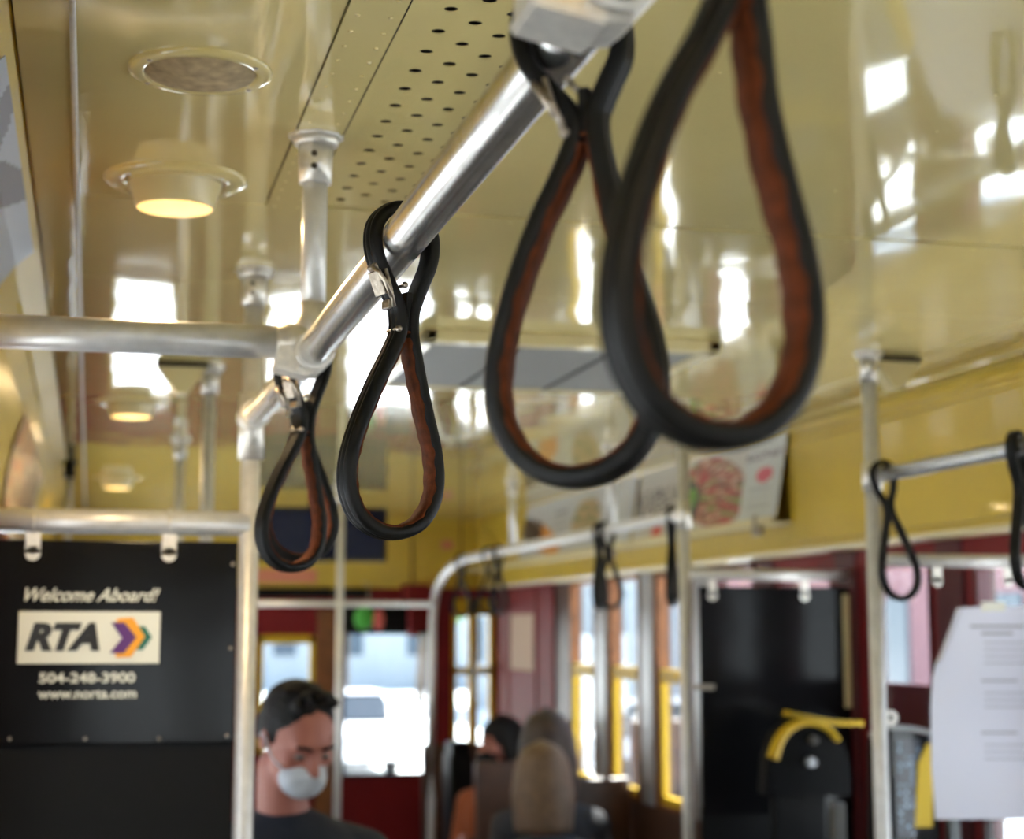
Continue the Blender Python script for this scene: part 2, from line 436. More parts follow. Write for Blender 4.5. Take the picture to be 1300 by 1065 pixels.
side_window(8.05, -1); side_window(8.62, -1)  # unseen extra pair, added to let more daylight into the far end
# pilasters between the windows: bright metal with a varnished edge
for y in [w_+pane for w_ in wins[:-1]]:
    for s, x in ((1, XR), (-1, XL)):
        far = y > 5.4
        bm = B(); box(bm, (x-.020*s, y+.045, E+ZB), (x, y+pit-pane-.045, E+ZT), .006)
        box(bm, (x-.008*s, y+.004, E+ZB), (x, y+.045, E+ZT), .002, mi=1)
        box(bm, (x-.008*s, y+pit-pane-.045, E+ZB), (x, y+pit-pane-.004, E+ZT), .002, mi=1)
        struct('trim_%d' % n, bm, [M['silver'] if far else M['maroon'], M['ochre'] if far else M['red']]); n += 1
# red wall panel beyond the last window
bm = B(); box(bm, (XR-.012, 8.05, 0), (XR, Y1, E+.24), .003)
for y in (8.35, 8.95): box(bm, (XR-.02, y, 0), (XR-.01, y+.05, E+.24), .003)
struct('trim_%d' % n, bm, M['red']); n += 1

# end wall (front), with windows, and a rear end wall with windows for daylight
def xat(px, Y=Y1): return at(px, 805, Y=Y).x
hdr = E+.243
ops = [('w', .06, .40, -.62, .02), ('w', xat(328), xat(400), -.62, -.005), ('w', xat(436), xat(546), -.74, .02), ('d', xat(573), xat(627), -1.5, .19)]
def end_wall(name, ya, yb, ops, m):
    bm = B(); e = XL-.05
    for (_, x0, x1, z0, z1) in ops:
        box(bm, (e, ya, 0), (x0, yb, hdr))
        if z0 > -1.45: box(bm, (x0, ya, 0), (x1, yb, E+z0))
        box(bm, (x0, ya, E+z1), (x1, yb, hdr)); e = x1
    box(bm, (e, ya, 0), (XR+.05, yb, hdr)); box(bm, (XL-.05, ya, hdr), (XR+.05, yb, ZC+.04), mi=1)
    return struct(name, bm, m)
end_wall('wall_front', Y1, Y1+.05, ops, [M['red'], M['fascia']])
end_wall('wall_back', Y0-.05, Y0, [('w', -.05, .5, -.6, .15), ('w', .65, 1.3, -.6, .15), ('w', 1.45, 2.0, -.6, .15)], [M['red'], M['fascia']])
for (x0, x1) in ((-.05, .5), (.65, 1.3), (1.45, 2.0)):
    bm = B()
    for q in ((x0, x0+.03, -.6, .15), (x1-.03, x1, -.6, .15), (x0, x1, .12, .15), (x0, x1, -.6, -.57)):
        box(bm, (q[0], Y0-.055, E+q[2]), (q[1], Y0+.01, E+q[3]), .002)
    fr = struct('window_%d' % wn, bm, M['ochre']); wn += 1
    bm = B(); box(bm, (x0, Y0-.03, E-.6), (x1, Y0-.026, E+.15)); obj('pane', bm, M['glass'], fr)
for i, (k, x0, x1, z0, z1) in enumerate(ops[:3]):
    bm = B(); t = .028 if i < 2 else .012; ft = .045 if i < 2 else .02
    for q in ((x0, x0+t, z0, z1), (x1-t, x1, z0, z1), (x0, x1, z1-ft, z1), (x0, x1, z0, z0+t)):
        box(bm, (q[0], Y1-.015, E+q[2]), (q[1], Y1+.03, E+q[3]), .002)
    fr = struct('window_%d' % wn, bm, M['yellow'] if i < 2 else M['black']); wn += 1
    bm = B(); box(bm, (x0, Y1+.02, E+z0), (x1, Y1+.024, E+z1)); obj('pane', bm, M['glass'], fr)
# folding door leaf: two glass lights side by side, cross bar
x0, x1 = ops[3][1], ops[3][2]; xm = (x0+x1)/2
bm = B()
for q in ((x0, x0+.026, -1.5, .19), (xm-.026, xm+.026, -1.5, .19), (x1-.03, x1, -1.5, .19), (x0, x1, .10, .19), (x0, x1, -.215, -.175), (x0, x1, -1.5, -.95)):
    box(bm, (q[0], Y1-.02, E+q[2]), (q[1], Y1+.02, E+q[3]), .003)
dr = struct('door_1', bm, M['yellow'])
bm = B(); box(bm, (x0, Y1, E-1.0), (x1, Y1+.004, E+.12)); obj('pane', bm, M['glass'], dr)
bm = B(); tube(bm, [(xm, Y1-.05, E-.35), (xm, Y1-.05, E-.05)], .008, 10); tube(bm, [(xm, Y1-.05, E-.06), (xm, Y1, E-.06)], .006, 8); tube(bm, [(xm, Y1-.05, E-.34), (xm, Y1, E-.34)], .006, 8)
obj('door_handle', bm, M['pipe'], dr)
# vestibule details on the end wall: orange-red post, brown post, header bands
bm = B(); box(bm, (xat(563), Y1-.03, 0), (xat(572), Y1, hdr), .004); struct('trim_%d' % n, bm, M['red']); n += 1
bm = B(); box(bm, (xat(402), Y1-.03, 0), (xat(424), Y1, E+.13), .004); struct('trim_%d' % n, bm, M['ochre']); n += 1
bm = B(); box(bm, (xat(300), Y1-.03, E+.190), (xat(470), Y1, E+.243), .004); struct('trim_%d' % n, bm, M['black']); n += 1
bm = B(); box(bm, (xat(432), Y1-.02, E+.02), (xat(520), Y1-.001, E+.15), .004); struct('trim_%d' % n, bm, M['black']); n += 1
# two panel joints on the yellow bulkhead
for px in (585, 522):
    rod((xat(px), Y1-.001, hdr), (xat(px), Y1-.001, ZC), .004, M['gap'])

# ================================================================ RAILS, POSTS, POLES
RX, RZ, RR = .256, E+.3415, .0195
def fitting(parent, c, left=True, down=False, up=True):
    """cast tee clamped round a rail that runs along Y"""
    x, y, z = c; bm = B()
    cone(bm, (x, y-.028, z), (x, y+.030, z), .0245, .0245, 32)
    cone(bm, (x, y-.0295, z), (x, y-.0275, z), .0235, .0260, 32)
    if left:
        cone(bm, (x, y, z+.012), (x-.046, y, z+.012), .0245, .0235, 28)
        prism(bm, [(x-.044, y-.022, z+.018), (x-.046, y-.024, z-.022), (x-.010, y-.026, z-.030), (x+.008, y-.026, z-.028), (x+.006, y-.024, z+.004)], (0, .046, 0))
        prism(bm, [(x-.047, y-.026, z-.016), (x-.047, y-.026, z-.023), (x-.006, y-.028, z-.032), (x-.004, y-.028, z-.026)], (0, .052, 0))
    if up: cone(bm, (x, y, z), (x, y, z+.062), .0225, .0205, 28)
    if down: cone(bm, (x, y, z), (x, y, z-.05), .022, .020, 28)
    for s in (-1, 1): ball(bm, (x+s*.013-.006, y-.026, z-.022), .0032, (1, .6, 1), u=10, v=6)
    bmesh.ops.bevel(bm, geom=[e for e in bm.edges if e.is_manifold and e.calc_face_angle(0) > .9], offset=.0018, segments=2, affect='EDGES')
    return obj('tee_fitting', bm, M['cast'], parent)

t = thing('grab_rail', 'long shiny aluminium grab rail carrying the large leather straps', 'rail', (RX, 1.2, RZ))
bm = B(); tube(bm, [(RX, -1.6, RZ), (RX, 2.11, RZ), (RX, 2.50, RZ+.009), (RX, 2.93, RZ+.020)], RR, 40); obj('pipe', bm, M['pipe'], t)
fitting(t, (RX, .845, RZ)); fitting(t, (RX, 2.10, RZ)); fitting(t, (RX, -.6, RZ))
bm = B(); cone(bm, (RX, 2.855, RZ+.018), (RX, 2.915, RZ+.020), .0245, .0235, 28); cone(bm, (RX, 2.93, RZ-.05), (RX, 2.93, RZ+.062), .0215, .0215, 28)
ball(bm, (RX, 2.93, RZ+.02), .0255); obj('elbow_fitting', bm, M['cast'], t)

t = thing('grab_rail', 'near right-hand grab rail ending at the pole beside the paper notice', 'rail', (1.66, 2, RZ))
bm = B(); tube(bm, [(1.66, .2, RZ), (1.66, 3.49, RZ)], .0165, 24); obj('pipe', bm, M['pipe'], t)
bm = B(); cone(bm, (1.66, 3.5, RZ-.03), (1.66, 3.5, RZ+.03), .0215, .0215, 24); cone(bm, (1.66, 3.468, RZ), (1.66, 3.5, RZ), .0205, .0205, 24); obj('end_fitting', bm, M['cast'], t)
t = thing('grab_rail', 'far right-hand grab rail starting at the dark board, its far end curving down', 'rail', (1.66, 6, RZ))
bm = B(); pts = [(1.66, 4.75, RZ), (1.66, 6.2, RZ), (1.66, 7.5, RZ), (1.66, 7.85, RZ-.005), (1.66, 8.15, RZ-.035), (1.66, 8.36, RZ-.09), (1.66, 8.48, RZ-.17), (1.66, 8.53, RZ-.27), (1.66, 8.54, RZ-.40), (1.66, 8.54, .002)]
tube(bm, catmull(pts, 6, False), .018, 24); obj('pipe', bm, M['post'], t)
for y in (4.75,):
    bm = B()
    cone(bm, (1.66, y, RZ-.04), (1.66, y, RZ+.04), .0215, .0215, 24); cone(bm, (1.66, y-.006, RZ), (1.66, y+.035, RZ), .021, .021, 24)
    obj('cross_fitting', bm, M['cast'], t)

def flange(bm, x, y, w=.031):
    cone(bm, (x, y, ZC-.004), (x, y, ZC+.002), w*1.12, w*1.12, 8)
    cone(bm, (x, y, ZC-.014), (x, y, ZC-.004), w*.88, w*1.02, 8)
    cone(bm, (x, y, ZC-.062), (x, y, ZC-.012), .0205, .0215, 28)
def post(x, y, z0, label, r=.0155, name='ceiling_post', w=.031, dark=False):
    t = thing(name, label, 'pole' if z0 < .5 else 'post', (x, y, z0))
    bm = B(); tube(bm, [(x, y, z0), (x, y, ZC-.01)], r, 28); obj('tube', bm, M['post'], t)
    bm = B(); flange(bm, x, y, w); f = obj('flange', bm, M['black'] if dark else M['cast'], t)
    for z in (ZC-.028, ZC-.044):
        bm = B(); ball(bm, (x-.004, y-.0205, z), .0042, (1, .35, 1), u=10, v=6); obj('screw', bm, M['gap'], f)
    if z0 < .5:
        bm = B(); cone(bm, (x, y, 0), (x, y, .012), .045, .042, 24); cone(bm, (x, y, .01), (x, y, .06), .0215, .021, 24); obj('foot_flange', bm, M['cast'], t)
    return t
post(RX, 2.10, RZ+.03, 'short silver ceiling post with two dark screws meeting the rail and the crossbar')
post(RX, .845, RZ+.03, 'ceiling post rising from the nearest cast fitting at the top of the photo')
post(RX, -.6, RZ+.03, 'ceiling post behind the camera on the long rail')
post(RX, 2.93, .002, 'full height pole at the edge of the black sign board', .0165, 'floor_pole')
post(RX, 4.05, .002, 'thin pole beyond the black sign board, second along the left seats', .0155, 'floor_pole')
post(RX+.01, 5.6, .002, 'distant pole on the left, third along the left seats', .0155, 'floor_pole')
post(-.085, 6.4, .002, 'far left pole with a dark ceiling flange', .013, 'floor_pole', dark=True)
post(1.66, 3.5, .002, 'right-hand pole beside the white paper notice', .0165, 'floor_pole')
post(1.66, 4.75, .002, 'pole at the left edge of the dark board on the right', .0165, 'floor_pole')
post(1.66, 5.47, RZ+.014, 'short ceiling post above the pair of far straps on the right rail')
post(1.66, 6.85, RZ+.014, 'short ceiling post near the curved end of the right rail')
post(xat(431, 7.3), 7.3, .002, 'central far pole beside the windscreen', .015, 'floor_pole')

def bar(x0, x1, y, z, r, label, dz=0):
    bm = B(); tube(bm, [(x0, y, z), (x1, y, z+dz)], r, 28)
    cone(bm, (x0, y, z), (x0+.004*(1 if x1 > x0 else -1), y, z), r*1.5, r*1.5, 24)
    o = obj('cross_bar', bm, M['post']); return tag(o, label, 'bar')
bar(XL, RX-.02, 2.10, RZ+.012, .0205, 'thick horizontal silver crossbar running left from the rail fitting')
bar(XL, RX-.02, .845, RZ+.012, .0205, 'nearest crossbar, out of focus along the top edge of the photo')
bar(XL, RX, 2.93, E+.183, .0205, 'silver crossbar from which the black sign board hangs')
bar(XR, 1.66, 3.5, E+.160, .015, 'crossbar carrying the clear acrylic sheet on the right')
bar(XR, 1.66, 4.70, E+.168, .016, 'crossbar along the top of the dark board on the right')
bar(xat(318, 7.3), xat(548, 7.3), 7.3, E+.125, .012, 'far crossbar in front of the windscreen')

# ================================================================ STRAPS
HALF = [(0, .0262), (.0135, .0225), (.0235, .0115), (.0262, -.002), (.0235, -.018), (.0150, -.036), (.0075, -.052), (.0034, -.064), (.0032, -.083),
        (.0090, -.102), (.0185, -.128), (.0285, -.156), (.0368, -.182), (.0405, -.204), (.0385, -.224), (.0295, -.2405), (.0155, -.2500), (0, -.2530)]
def strap_path(wk=1.0, lk=1.0, nx=0.0, nl=1.0):
    P = []
    for i, (u, v) in enumerate(HALF): 
        if v < -.083: v2 = -.083*nl + (v+.083)*(.253*lk-.083*nl)/.170
        elif v < -.018: v2 = -.018 + (v+.018)*(.083*nl-.018)/.065
        else: v2 = v
        P.append((u*(wk if v < -.09 else 1), v2))
    L = [(-u, v) for u, v in reversed(P[1:-1])]
    pts = [Vector((u + nx*math.exp(-((v+.078*nl)/.045)**2), 0, v)) for u, v in P+L]
    return catmull(pts, 6, True)
# outer rubbery leather: rounded, two ridges; n > 0 is the inside of the loop for this direction of travel
def prof_body():
    w, q = .0102, []
    for t_, n_ in ((-w, .0012), (-w*1.06, -.0015), (-w*1.04, -.0045), (-w*.90, -.0074), (-w*.66, -.0090), (-w*.44, -.0088), (-w*.34, -.0079), (-w*.24, -.0088),
                   (0, -.0096), (w*.24, -.0088), (w*.34, -.0079), (w*.44, -.0088), (w*.66, -.0090), (w*.90, -.0074), (w*1.04, -.0045), (w*1.06, -.0015), (w, .0012), (w*.8, .0020), (0, .0016), (-w*.8, .0020)):
        q.append((n_, t_))
    return q
def make_strap(label, Y, X=RX, rot=0, roll=0, wk=1., lk=1., z=RZ, group=None, fine=True, rail_r=RR, nx=0, nl=1.):
    t = thing('hanging_strap', label, 'strap', (X, Y, z), group, (0, math.radians(roll), math.radians(rot)))
    pts = strap_path(wk, lk, nx, nl)
    k = (rail_r+.0068)/.0263
    if k != 1: pts = [Vector((p.x*(k if p.z > -.03 else 1), 0, p.z*(k if p.z > 0 else 1))) for p in pts]
    sgn = 1
    b = B(); body = prof_body()
    T = frames(pts, True); c = pts[2]; nrm = T[2].cross(Vector((0, 1, 0)))
    if nrm.dot(Vector((0, 0, 0))-c) < 0: sgn = -1
    sweep(b, pts, [(q[0]*sgn, q[1]) for q in body], (0, 1, 0), True)
    o = bpy.data.objects.new('strap_band', None)
    me = bpy.data.meshes.new('strap_band'); bmesh.ops.recalc_face_normals(b, faces=b.faces); b.to_mesh(me); b.free(); me.materials.append(M['leather'])
    o = bpy.data.objects.new('strap_band', me); C.objects.link(o); o.parent = t
    b = B(); rnd = random.Random(int(Y*1000)); ph = [rnd.random()*6 for _ in range(4)]
    def lining(s):
        wv = .0094+.0007*math.sin(s*150+ph[0])*1+.0006*math.sin(s*67+ph[1]); wn_ = .0094+.0007*math.sin(s*137+ph[2])+.0006*math.sin(s*59+ph[3])
        return [(a*sgn, bb) for a, bb in ((.0010, -wv), (.0032, -wv*.96), (.0036, 0), (.0032, wn_*.96), (.0010, wn_))]
    lim = -.083*nl-.001
    k0 = next(i for i in range(len(pts)) if pts[i].z < lim); k1 = max(i for i in range(len(pts)) if pts[i].z < lim)
    low = pts[k0:k1+1]
    dense = catmull(low, 4, False) if fine else low
    sweep(b, dense, lining, (0, 1, 0), False)
    me = bpy.data.meshes.new('strap_lining'); bmesh.ops.recalc_face_normals(b, faces=b.faces); b.to_mesh(me); b.free(); me.materials.append(M['suede'] if fine else M['dark_lining'])
    o = bpy.data.objects.new('strap_lining', me); C.objects.link(o); o.parent = t
    if fine: o['label'] = 'reddish brown suede lining'
    if fine:
        b = B()        # folded metal buckle on the left strand, bent plate with a tongue
        box(b, (-.0265, -.010, -.030), (-.0225, .008, -.052), .0012, Euler((0, math.radians(-24), 0)).to_matrix())
        box(b, (-.0330, -.008, -.026), (-.0215, .006, -.032), .0015, Euler((0, math.radians(28), 0)).to_matrix())
        tube(b, [(-.0325, -.006, -.029), (-.030, -.012, -.034), (-.024, -.014, -.042), (-.017, -.013, -.054)], .0022, 8)
        tube(b, [(-.024, -.0125, -.030), (-.019, -.0135, -.046), (-.0135, -.012, -.062)], .0018, 8)
        box(b, (-.0178, -.009, -.055), (-.0138, .004, -.063), .0012)
        me = bpy.data.meshes.new('buckle'); bmesh.ops.recalc_face_normals(b, faces=b.faces); b.to_mesh(me); b.free(); me.materials.append(M['steel'])
        o = bpy.data.objects.new('buckle', me); C.objects.link(o); o.parent = t; o.location.x = max(0, 1-nl)*.040+nx*.4; o['label'] = 'bent metal buckle'
        for (x, z_) in ((-.0040+nx*.6, -.041*nl), (-.0105+nx, -.080*nl)):
            b = B(); ball(b, (x, -.010, z_), .0030, (1, 1, 1), u=12, v=8); cone(b, (x, -.010, z_), (x, .010, z_), .0016, .0016, 10)
            me = bpy.data.meshes.new('rivet'); b.to_mesh(me); b.free(); me.materials.append(M['steel'])
            q = bpy.data.objects.new('rivet', me); C.objects.link(q); q.parent = t
        b = B(); box(b, (-.0035+nx, -.0085, -.046*nl), (.0035+nx, .0085, -.081*nl), .0015)      # black tab folded between the strands
        me = bpy.data.meshes.new('neck_tab'); b.to_mesh(me); b.free(); me.materials.append(M['leather'])
        q = bpy.data.objects.new('neck_tab', me); C.objects.link(q); q.parent = t
        b = B(); box(b, (-.0050+nx, -.0098, -.0805*nl), (.0050+nx, .0098, -.0830*nl), .0008)    # stitched bridge at the neck
        me = bpy.data.meshes.new('stitched_keeper'); b.to_mesh(me); b.free(); me.materials.append(M['suede'])
        q = bpy.data.objects.new('stitched_keeper', me); C.objects.link(q); q.parent = t
    return t
G1, G2 = 'leather straps on the main rail', 'leather straps on the right-hand rail'
make_strap('black leather strap in sharp focus, alone in the middle of the main rail', 1.470, rot=20, roll=2.2, nx=.006, group=G1)
make_strap('large blurred leather strap just behind the nearest rail fitting', .920, rot=-32, roll=-1, wk=1.06, lk=1.0, nl=.78, nx=.010, group=G1)
make_strap('nearest and largest leather strap, strongly out of focus in front', .690, rot=10, roll=0, wk=1.07, lk=1.01, nl=.74, nx=.014, group=G1)
make_strap('strap with red-brown inner face hanging lower under the crossbar junction', 2.160, rot=28, roll=5, lk=1.02, nl=1.12, nx=.006, group=G1)
make_strap('strap tucked behind its neighbour under the crossbar junction', 2.225, rot=4, roll=-1, lk=.96, group=G1)
make_strap('thin strap hanging next to the right-hand pole', 3.445, 1.66, rot=5, roll=-9, lk=1.05, rail_r=.0165, fine=False, group=G2)
make_strap('strap cut off by the right edge of the photo', 2.885, 1.66, rot=35, roll=-5, rail_r=.0165, fine=False, group=G2)
make_strap('strap seen edge-on beside the pole at the dark board', 4.86, 1.66, rot=58, roll=0, rail_r=.0165, fine=False, group=G2)
make_strap('wider-looking strap of the pair in front of the far windows', 5.52, 1.66, rot=12, roll=-3, wk=.95, rail_r=.0165, fine=False, group=G2)
make_strap('strap turned inside its partner in front of the far windows', 5.62, 1.66, rot=50, roll=-3, rail_r=.0165, fine=False, group=G2)
make_strap('strap above the red panel, right one of the small far pair', 7.10, 1.66, rot=30, rail_r=.0165, fine=False, group=G2)
make_strap('strap above the red panel, left one of the small far pair', 7.28, 1.66, rot=-10, rail_r=.0165, fine=False, group=G2)
make_strap('farthest strap, above the yellow folding door', 7.85, 1.66, rot=10, rail_r=.0165, fine=False, z=RZ-.005, group=G2)

# ================================================================ CEILING FITTINGS
t = thing('ceiling_speaker', 'round ceiling grille with worn felt disc and a pale ring', 'ceiling vent', (.1002, 1.878, ZC))
bm = B(); lathe(bm, (.1002, 1.878, ZC), [(.079, 0), (.078, -.003), (.074, -.005), (.063, -.0055), (.061, -.004), (.061, 0)], 56); obj('ring', bm, M['ceil'], t)
bm = B(); lathe(bm, (.1002, 1.878, ZC), [(.0615, -.0015), (.058, -.006), (.03, -.0125), (0, -.014)], 48); obj('felt_disc', bm, M['gasket'], t)
for a in (35, 145, 215, 325):
    bm = B(); a = math.radians(a); ball(bm, (.1002+.069*math.cos(a), 1.878+.069*math.sin(a), ZC-.0055), .0032, (1, 1, .6), u=10, v=6)
    obj('screw', bm, M['steel'], t)
def lamp(x, y, label, hot, s=1.0):
    t = thing('ceiling_lamp', label, 'lamp', (x, y, ZC), 'round lamps along the left of the ceiling')
    bm = B(); lathe(bm, (x, y, ZC), [(.097*s, 0), (.096*s, -.003), (.090*s, -.0065), (.066*s, -.009), (.064*s, -.006), (.064*s, 0)], 56); obj('ring', bm, M['ceil'], t)
    bm = B(); lathe(bm, (x, y, ZC), [(.064*s, -.004), (.0625*s, -.010), (.054*s, -.036), (.0525*s, -.040), (.051*s, -.041)], 48); obj('shade', bm, M['cream'], t)
    bm = B(); lathe(bm, (x, y, ZC), [(.0515*s, -.0400), (.050*s, -.0412), (0, -.0416)], 40); obj('lens', bm, M['lens_hot'] if hot else M['lens'], t)
    for a in (200, 340):
        bm = B(); a = math.radians(a); ball(bm, (x+.069*math.cos(a), y+.069*math.sin(a), ZC-.009), .003, (1, 1, .7), u=8, v=6); obj('screw', bm, M['steel'], t)
    L = bpy.data.lights.new('bulb', 'AREA'); L.shape = 'DISK'; L.size = .09*s; L.energy = 2.6; L.color = (1, .72, .38)
    lo = bpy.data.objects.new('bulb', L); C.objects.link(lo); lo.parent = t; lo.location = (0, 0, -.049)
lamp(.0956, 2.356, 'nearest round ceiling lamp with a cream conical shade', False)
lamp(.0917, 4.72, 'second round ceiling lamp, glowing warm, beyond the crossbar', True)
lamp(.0917, 7.08, 'third round ceiling lamp, farthest one, just above the black sign board', True)
lamp(.0956, -.1, 'round ceiling lamp overhead, behind the camera', True)

# return-air grille
t = thing('air_grille', 'grey louvred air grille in a cream frame on the ceiling', 'ceiling vent', (.96, 3.8, ZC))
gx0, gx1, gy0, gy1 = .645, 1.285, 3.42, 4.12
bm = B()
for q in ((gx0, gx0+.03, gy0, gy1), (gx1-.03, gx1, gy0, gy1), (gx0, gx1, gy0, gy0+.045), (gx0, gx1, gy1-.03, gy1)):
    box(bm, (q[0], q[2], ZC-.026), (q[1], q[3], ZC), .004)
obj('frame', bm, M['cream'], t)
bm = B(); box(bm, (gx0+.03, gy0+.04, ZC-.012), (gx1-.03, gy1-.03, ZC-.002), mi=1)
k = gy0+.05
while k < gy1-.04:
    box(bm, (gx0+.03, k, ZC-.020), (gx1-.03, k+.013, ZC-.0165)); k += .019
obj('louvres', bm, [M['grille'], M['grille_dk']], t)
for x in (.86, 1.07):
    bm = B(); box(bm, (x-.005, gy0+.03, ZC-.024), (x+.005, gy1-.03, ZC-.016), .001); obj('divider', bm, M['grille_dk'], t)

# triangular brackets by two poles
for (px, py, lab) in ((1140, 455, 'cream triangular ceiling bracket with dark slot beside the right-hand pole'), (232, 462, 'cream triangular ceiling bracket with dark slot left of the second left pole')):
    p = at(px, py, Z=.612); s = .055
    t = thing('corner_bracket', lab, 'bracket', (p.x, p.y, ZC))
    bm = B(); prism(bm, [(p.x-s, p.y, ZC-.012), (p.x+s, p.y, ZC-.012), (p.x+.012, p.y, ZC-.072), (p.x-.012, p.y, ZC-.072)], (0, .05, 0)); obj('plate', bm, M['cream'], t)
    bm = B(); box(bm, (p.x-s-.003, p.y-.002, ZC-.012), (p.x+s+.003, p.y+.052, ZC-.001), .001); obj('slot', bm, M['gap'], t)

# ================================================================ PRINTED CARDS ON THE COVES
def card(name, label, prof, y0, y1, fn, off, flip=False, nu=90, nv=30):
    """prof: (x, z) polyline followed by the card; fn(u, v): u along the car from near to far, v from top to bottom"""
    P = [Vector((a, 0, b)) for a, b in prof]
    ln = [0]
    for a, b in zip(P, P[1:]): ln.append(ln[-1]+(b-a).length)
    def pt(v):
        s = v*ln[-1]
        for i in range(len(P)-1):
            if s <= ln[i+1]+1e-9:
                k = (s-ln[i])/(ln[i+1]-ln[i]); d = (P[i+1]-P[i]).normalized()
                nn = Vector((-d.z, 0, d.x));
                if nn.x*off < 0: nn = -nn
                return P[i].lerp(P[i+1], k)+nn*abs(off)
    bm = B(); lay = bm.loops.layers.float_color.new('Col')
    V = [[bm.verts.new((pt(j/nv).x, y0+(y1-y0)*i/nu, E+pt(j/nv).z)) for j in range(nv+1)] for i in range(nu+1)]
    for i in range(nu):
        for j in range(nv):
            f = bm.faces.new((V[i][j], V[i+1][j], V[i+1][j+1], V[i][j+1])); c = fn((i+.5)/nu, (j+.5)/nv)
            for l in f.loops: l[lay] = (*c, 1)
    me = bpy.data.meshes.new(name); bm.to_mesh(me); bm.free(); me.materials.append(M['print'])
    o = bpy.data.objects.new(name, me); C.objects.link(o)
    sd = o.modifiers.new('s', 'SOLIDIFY'); sd.thickness = .0012; sd.offset = 0
    return tag(o, label, 'poster')
def nz(u, v, s, k=0): return noise.noise(Vector((u*s, v*s, k)))
def inel(u, v, cu, cv, a, b, r=0):
    du, dv = u-cu, v-cv; x = du*math.cos(r)+dv*math.sin(r); y = -du*math.sin(r)+dv*math.cos(r); return (x/a)**2+(y/b)**2 < 1
W = (.62, .62, .58)
def left_near(u, v):
    if v > .50+.25*math.sin(u*3) and u < .35: return (.10, .11, .13)
    if inel(u, v, .42, .35, .12, .5, .4): return (.13, .12, .14)
    if inel(u, v, .25, .2, .07, .3, -.5): return (.20, .20, .24)
    if u > .50 and u < .62 and v > .42: return (.65, .30, .07)
    if u < .13 and v < .5: return (.38, .42, .50)
    return (.40, .43, .50)
def left_far(u, v):
    n_ = nz(u, v, 6)
    if u > .93: return (.62, .6, .5)
    if n_ > .12: return (.26, .12, .05)
    if n_ < -.15: return (.17, .11, .06)
    return (.30, .22, .12)
def food(u, v):          # near end: grey-white with pink marks, then the plate of food, then dark script
    if u < .22:
        if inel(u, v, .10, .45, .05, .09): return (.62, .10, .14)
        if .15 < v < .24 and nz(u, v, 40) > -.1: return (.24, .20, .24)
        if v > .6 and int(v*30) % 3 == 0 and .05 < u < .18: return (.42, .44, .44)
        return (.56, .58, .56)
    if u < .66:
        if inel(u, v, .58, .62, .075, .30): return (.02, .03, .03) if not inel(u, v, .56, .55, .03, .14) else (.16, .42, .03)
        k = nz(u, v, 11, 3); q = nz(u, v, 23, 9)
        if inel(u, v, .42, .52, .22, .48, .2):
            if k > .22: return (.40, .03, .02)
            if k < -.28: return (.22, .26, .05)
            if q > .18: return (.62, .42, .28)
            if q < -.25: return (.16, .05, .04)
            return (.36, .13, .06)
        return (.55, .52, .46)
    if .30 < v < .75 and nz(u*1.0, v, 30, 5) > .02: return (.10, .08, .08)
    if inel(u, v, .80, .92, .04, .12): return (.50, .05, .03)
    return (.50, .47, .42)
def food2(u, v):
    if inel(u, v, .82, .6, .13, .42, .5): return (.05, .03, .04) if u > .80 else (.65, .25, .03)
    if inel(u, v, .38, .5, .12, .35): return (.50, .34, .18) if nz(u, v, 16) > -.1 else (.18, .22, .10)
    if .2 < v < .7 and .55 < u < .68 and int(v*24) % 3 == 0: return (.3, .3, .32)
    return (.52, .53, .54)
pl = [(-.108, .605), (-.135, .580), (-.170, .53), (-.188, .475)]
card('poster_card', 'blue-grey poster with dark and orange shapes, top left corner of the photo', pl, 1.83, 2.80, left_near, .004)
card('poster_card', 'brownish poster card far down the left side', [(-.170, .53), (-.195, .45), (-.212, .36), (-.215, .28)], 4.3, 6.1, left_far, .006)
pr_ = [(2.040, .606), (2.030, .55), (1.994, .345)]
card('poster_card', 'poster of a food platter with pink and green patches on the right cove', pr_, 4.87, 6.30, food, -.002, nu=150, nv=44)
card('poster_card', 'pale poster with an orange and black shape, beyond the food poster', pr_, 6.34, 8.10, food2, -.002)
# yellow cover box on the right cove, nearer than the posters
bm = B(); box(bm, (2.034, -.5, E+.268), (2.062, 4.85, E+.560), .003)
for y in (1.9, 3.15, 4.2):
    for z in (.44, .33): ball(bm, (2.034, y, E+z), .006, (.5, 1, 1), u=10, v=6)
struct('trim_%d' % n, bm, M['fascia']); n += 1
bm = B(); box(bm, (2.026, 3.40, E+.540), (2.036, 3.43, E+.558), .002); struct('trim_%d' % n, bm, M['steel']); n += 1
# small dark clips on the card ledge
for y in (4.98, 6.50):
    bm = B(); box(bm, (1.976, y, E+.298), (2.000, y+.05, E+.331), .003); box(bm, (1.976, y+.01, E+.329), (1.981, y+.04, E+.362), .001)
    tag(obj('ledge_clip', bm, M['steel']), 'dark clip on the ledge under the %s' % ('food poster' if y < 6 else 'far pale poster'), 'clip', 'clips on the poster ledge')

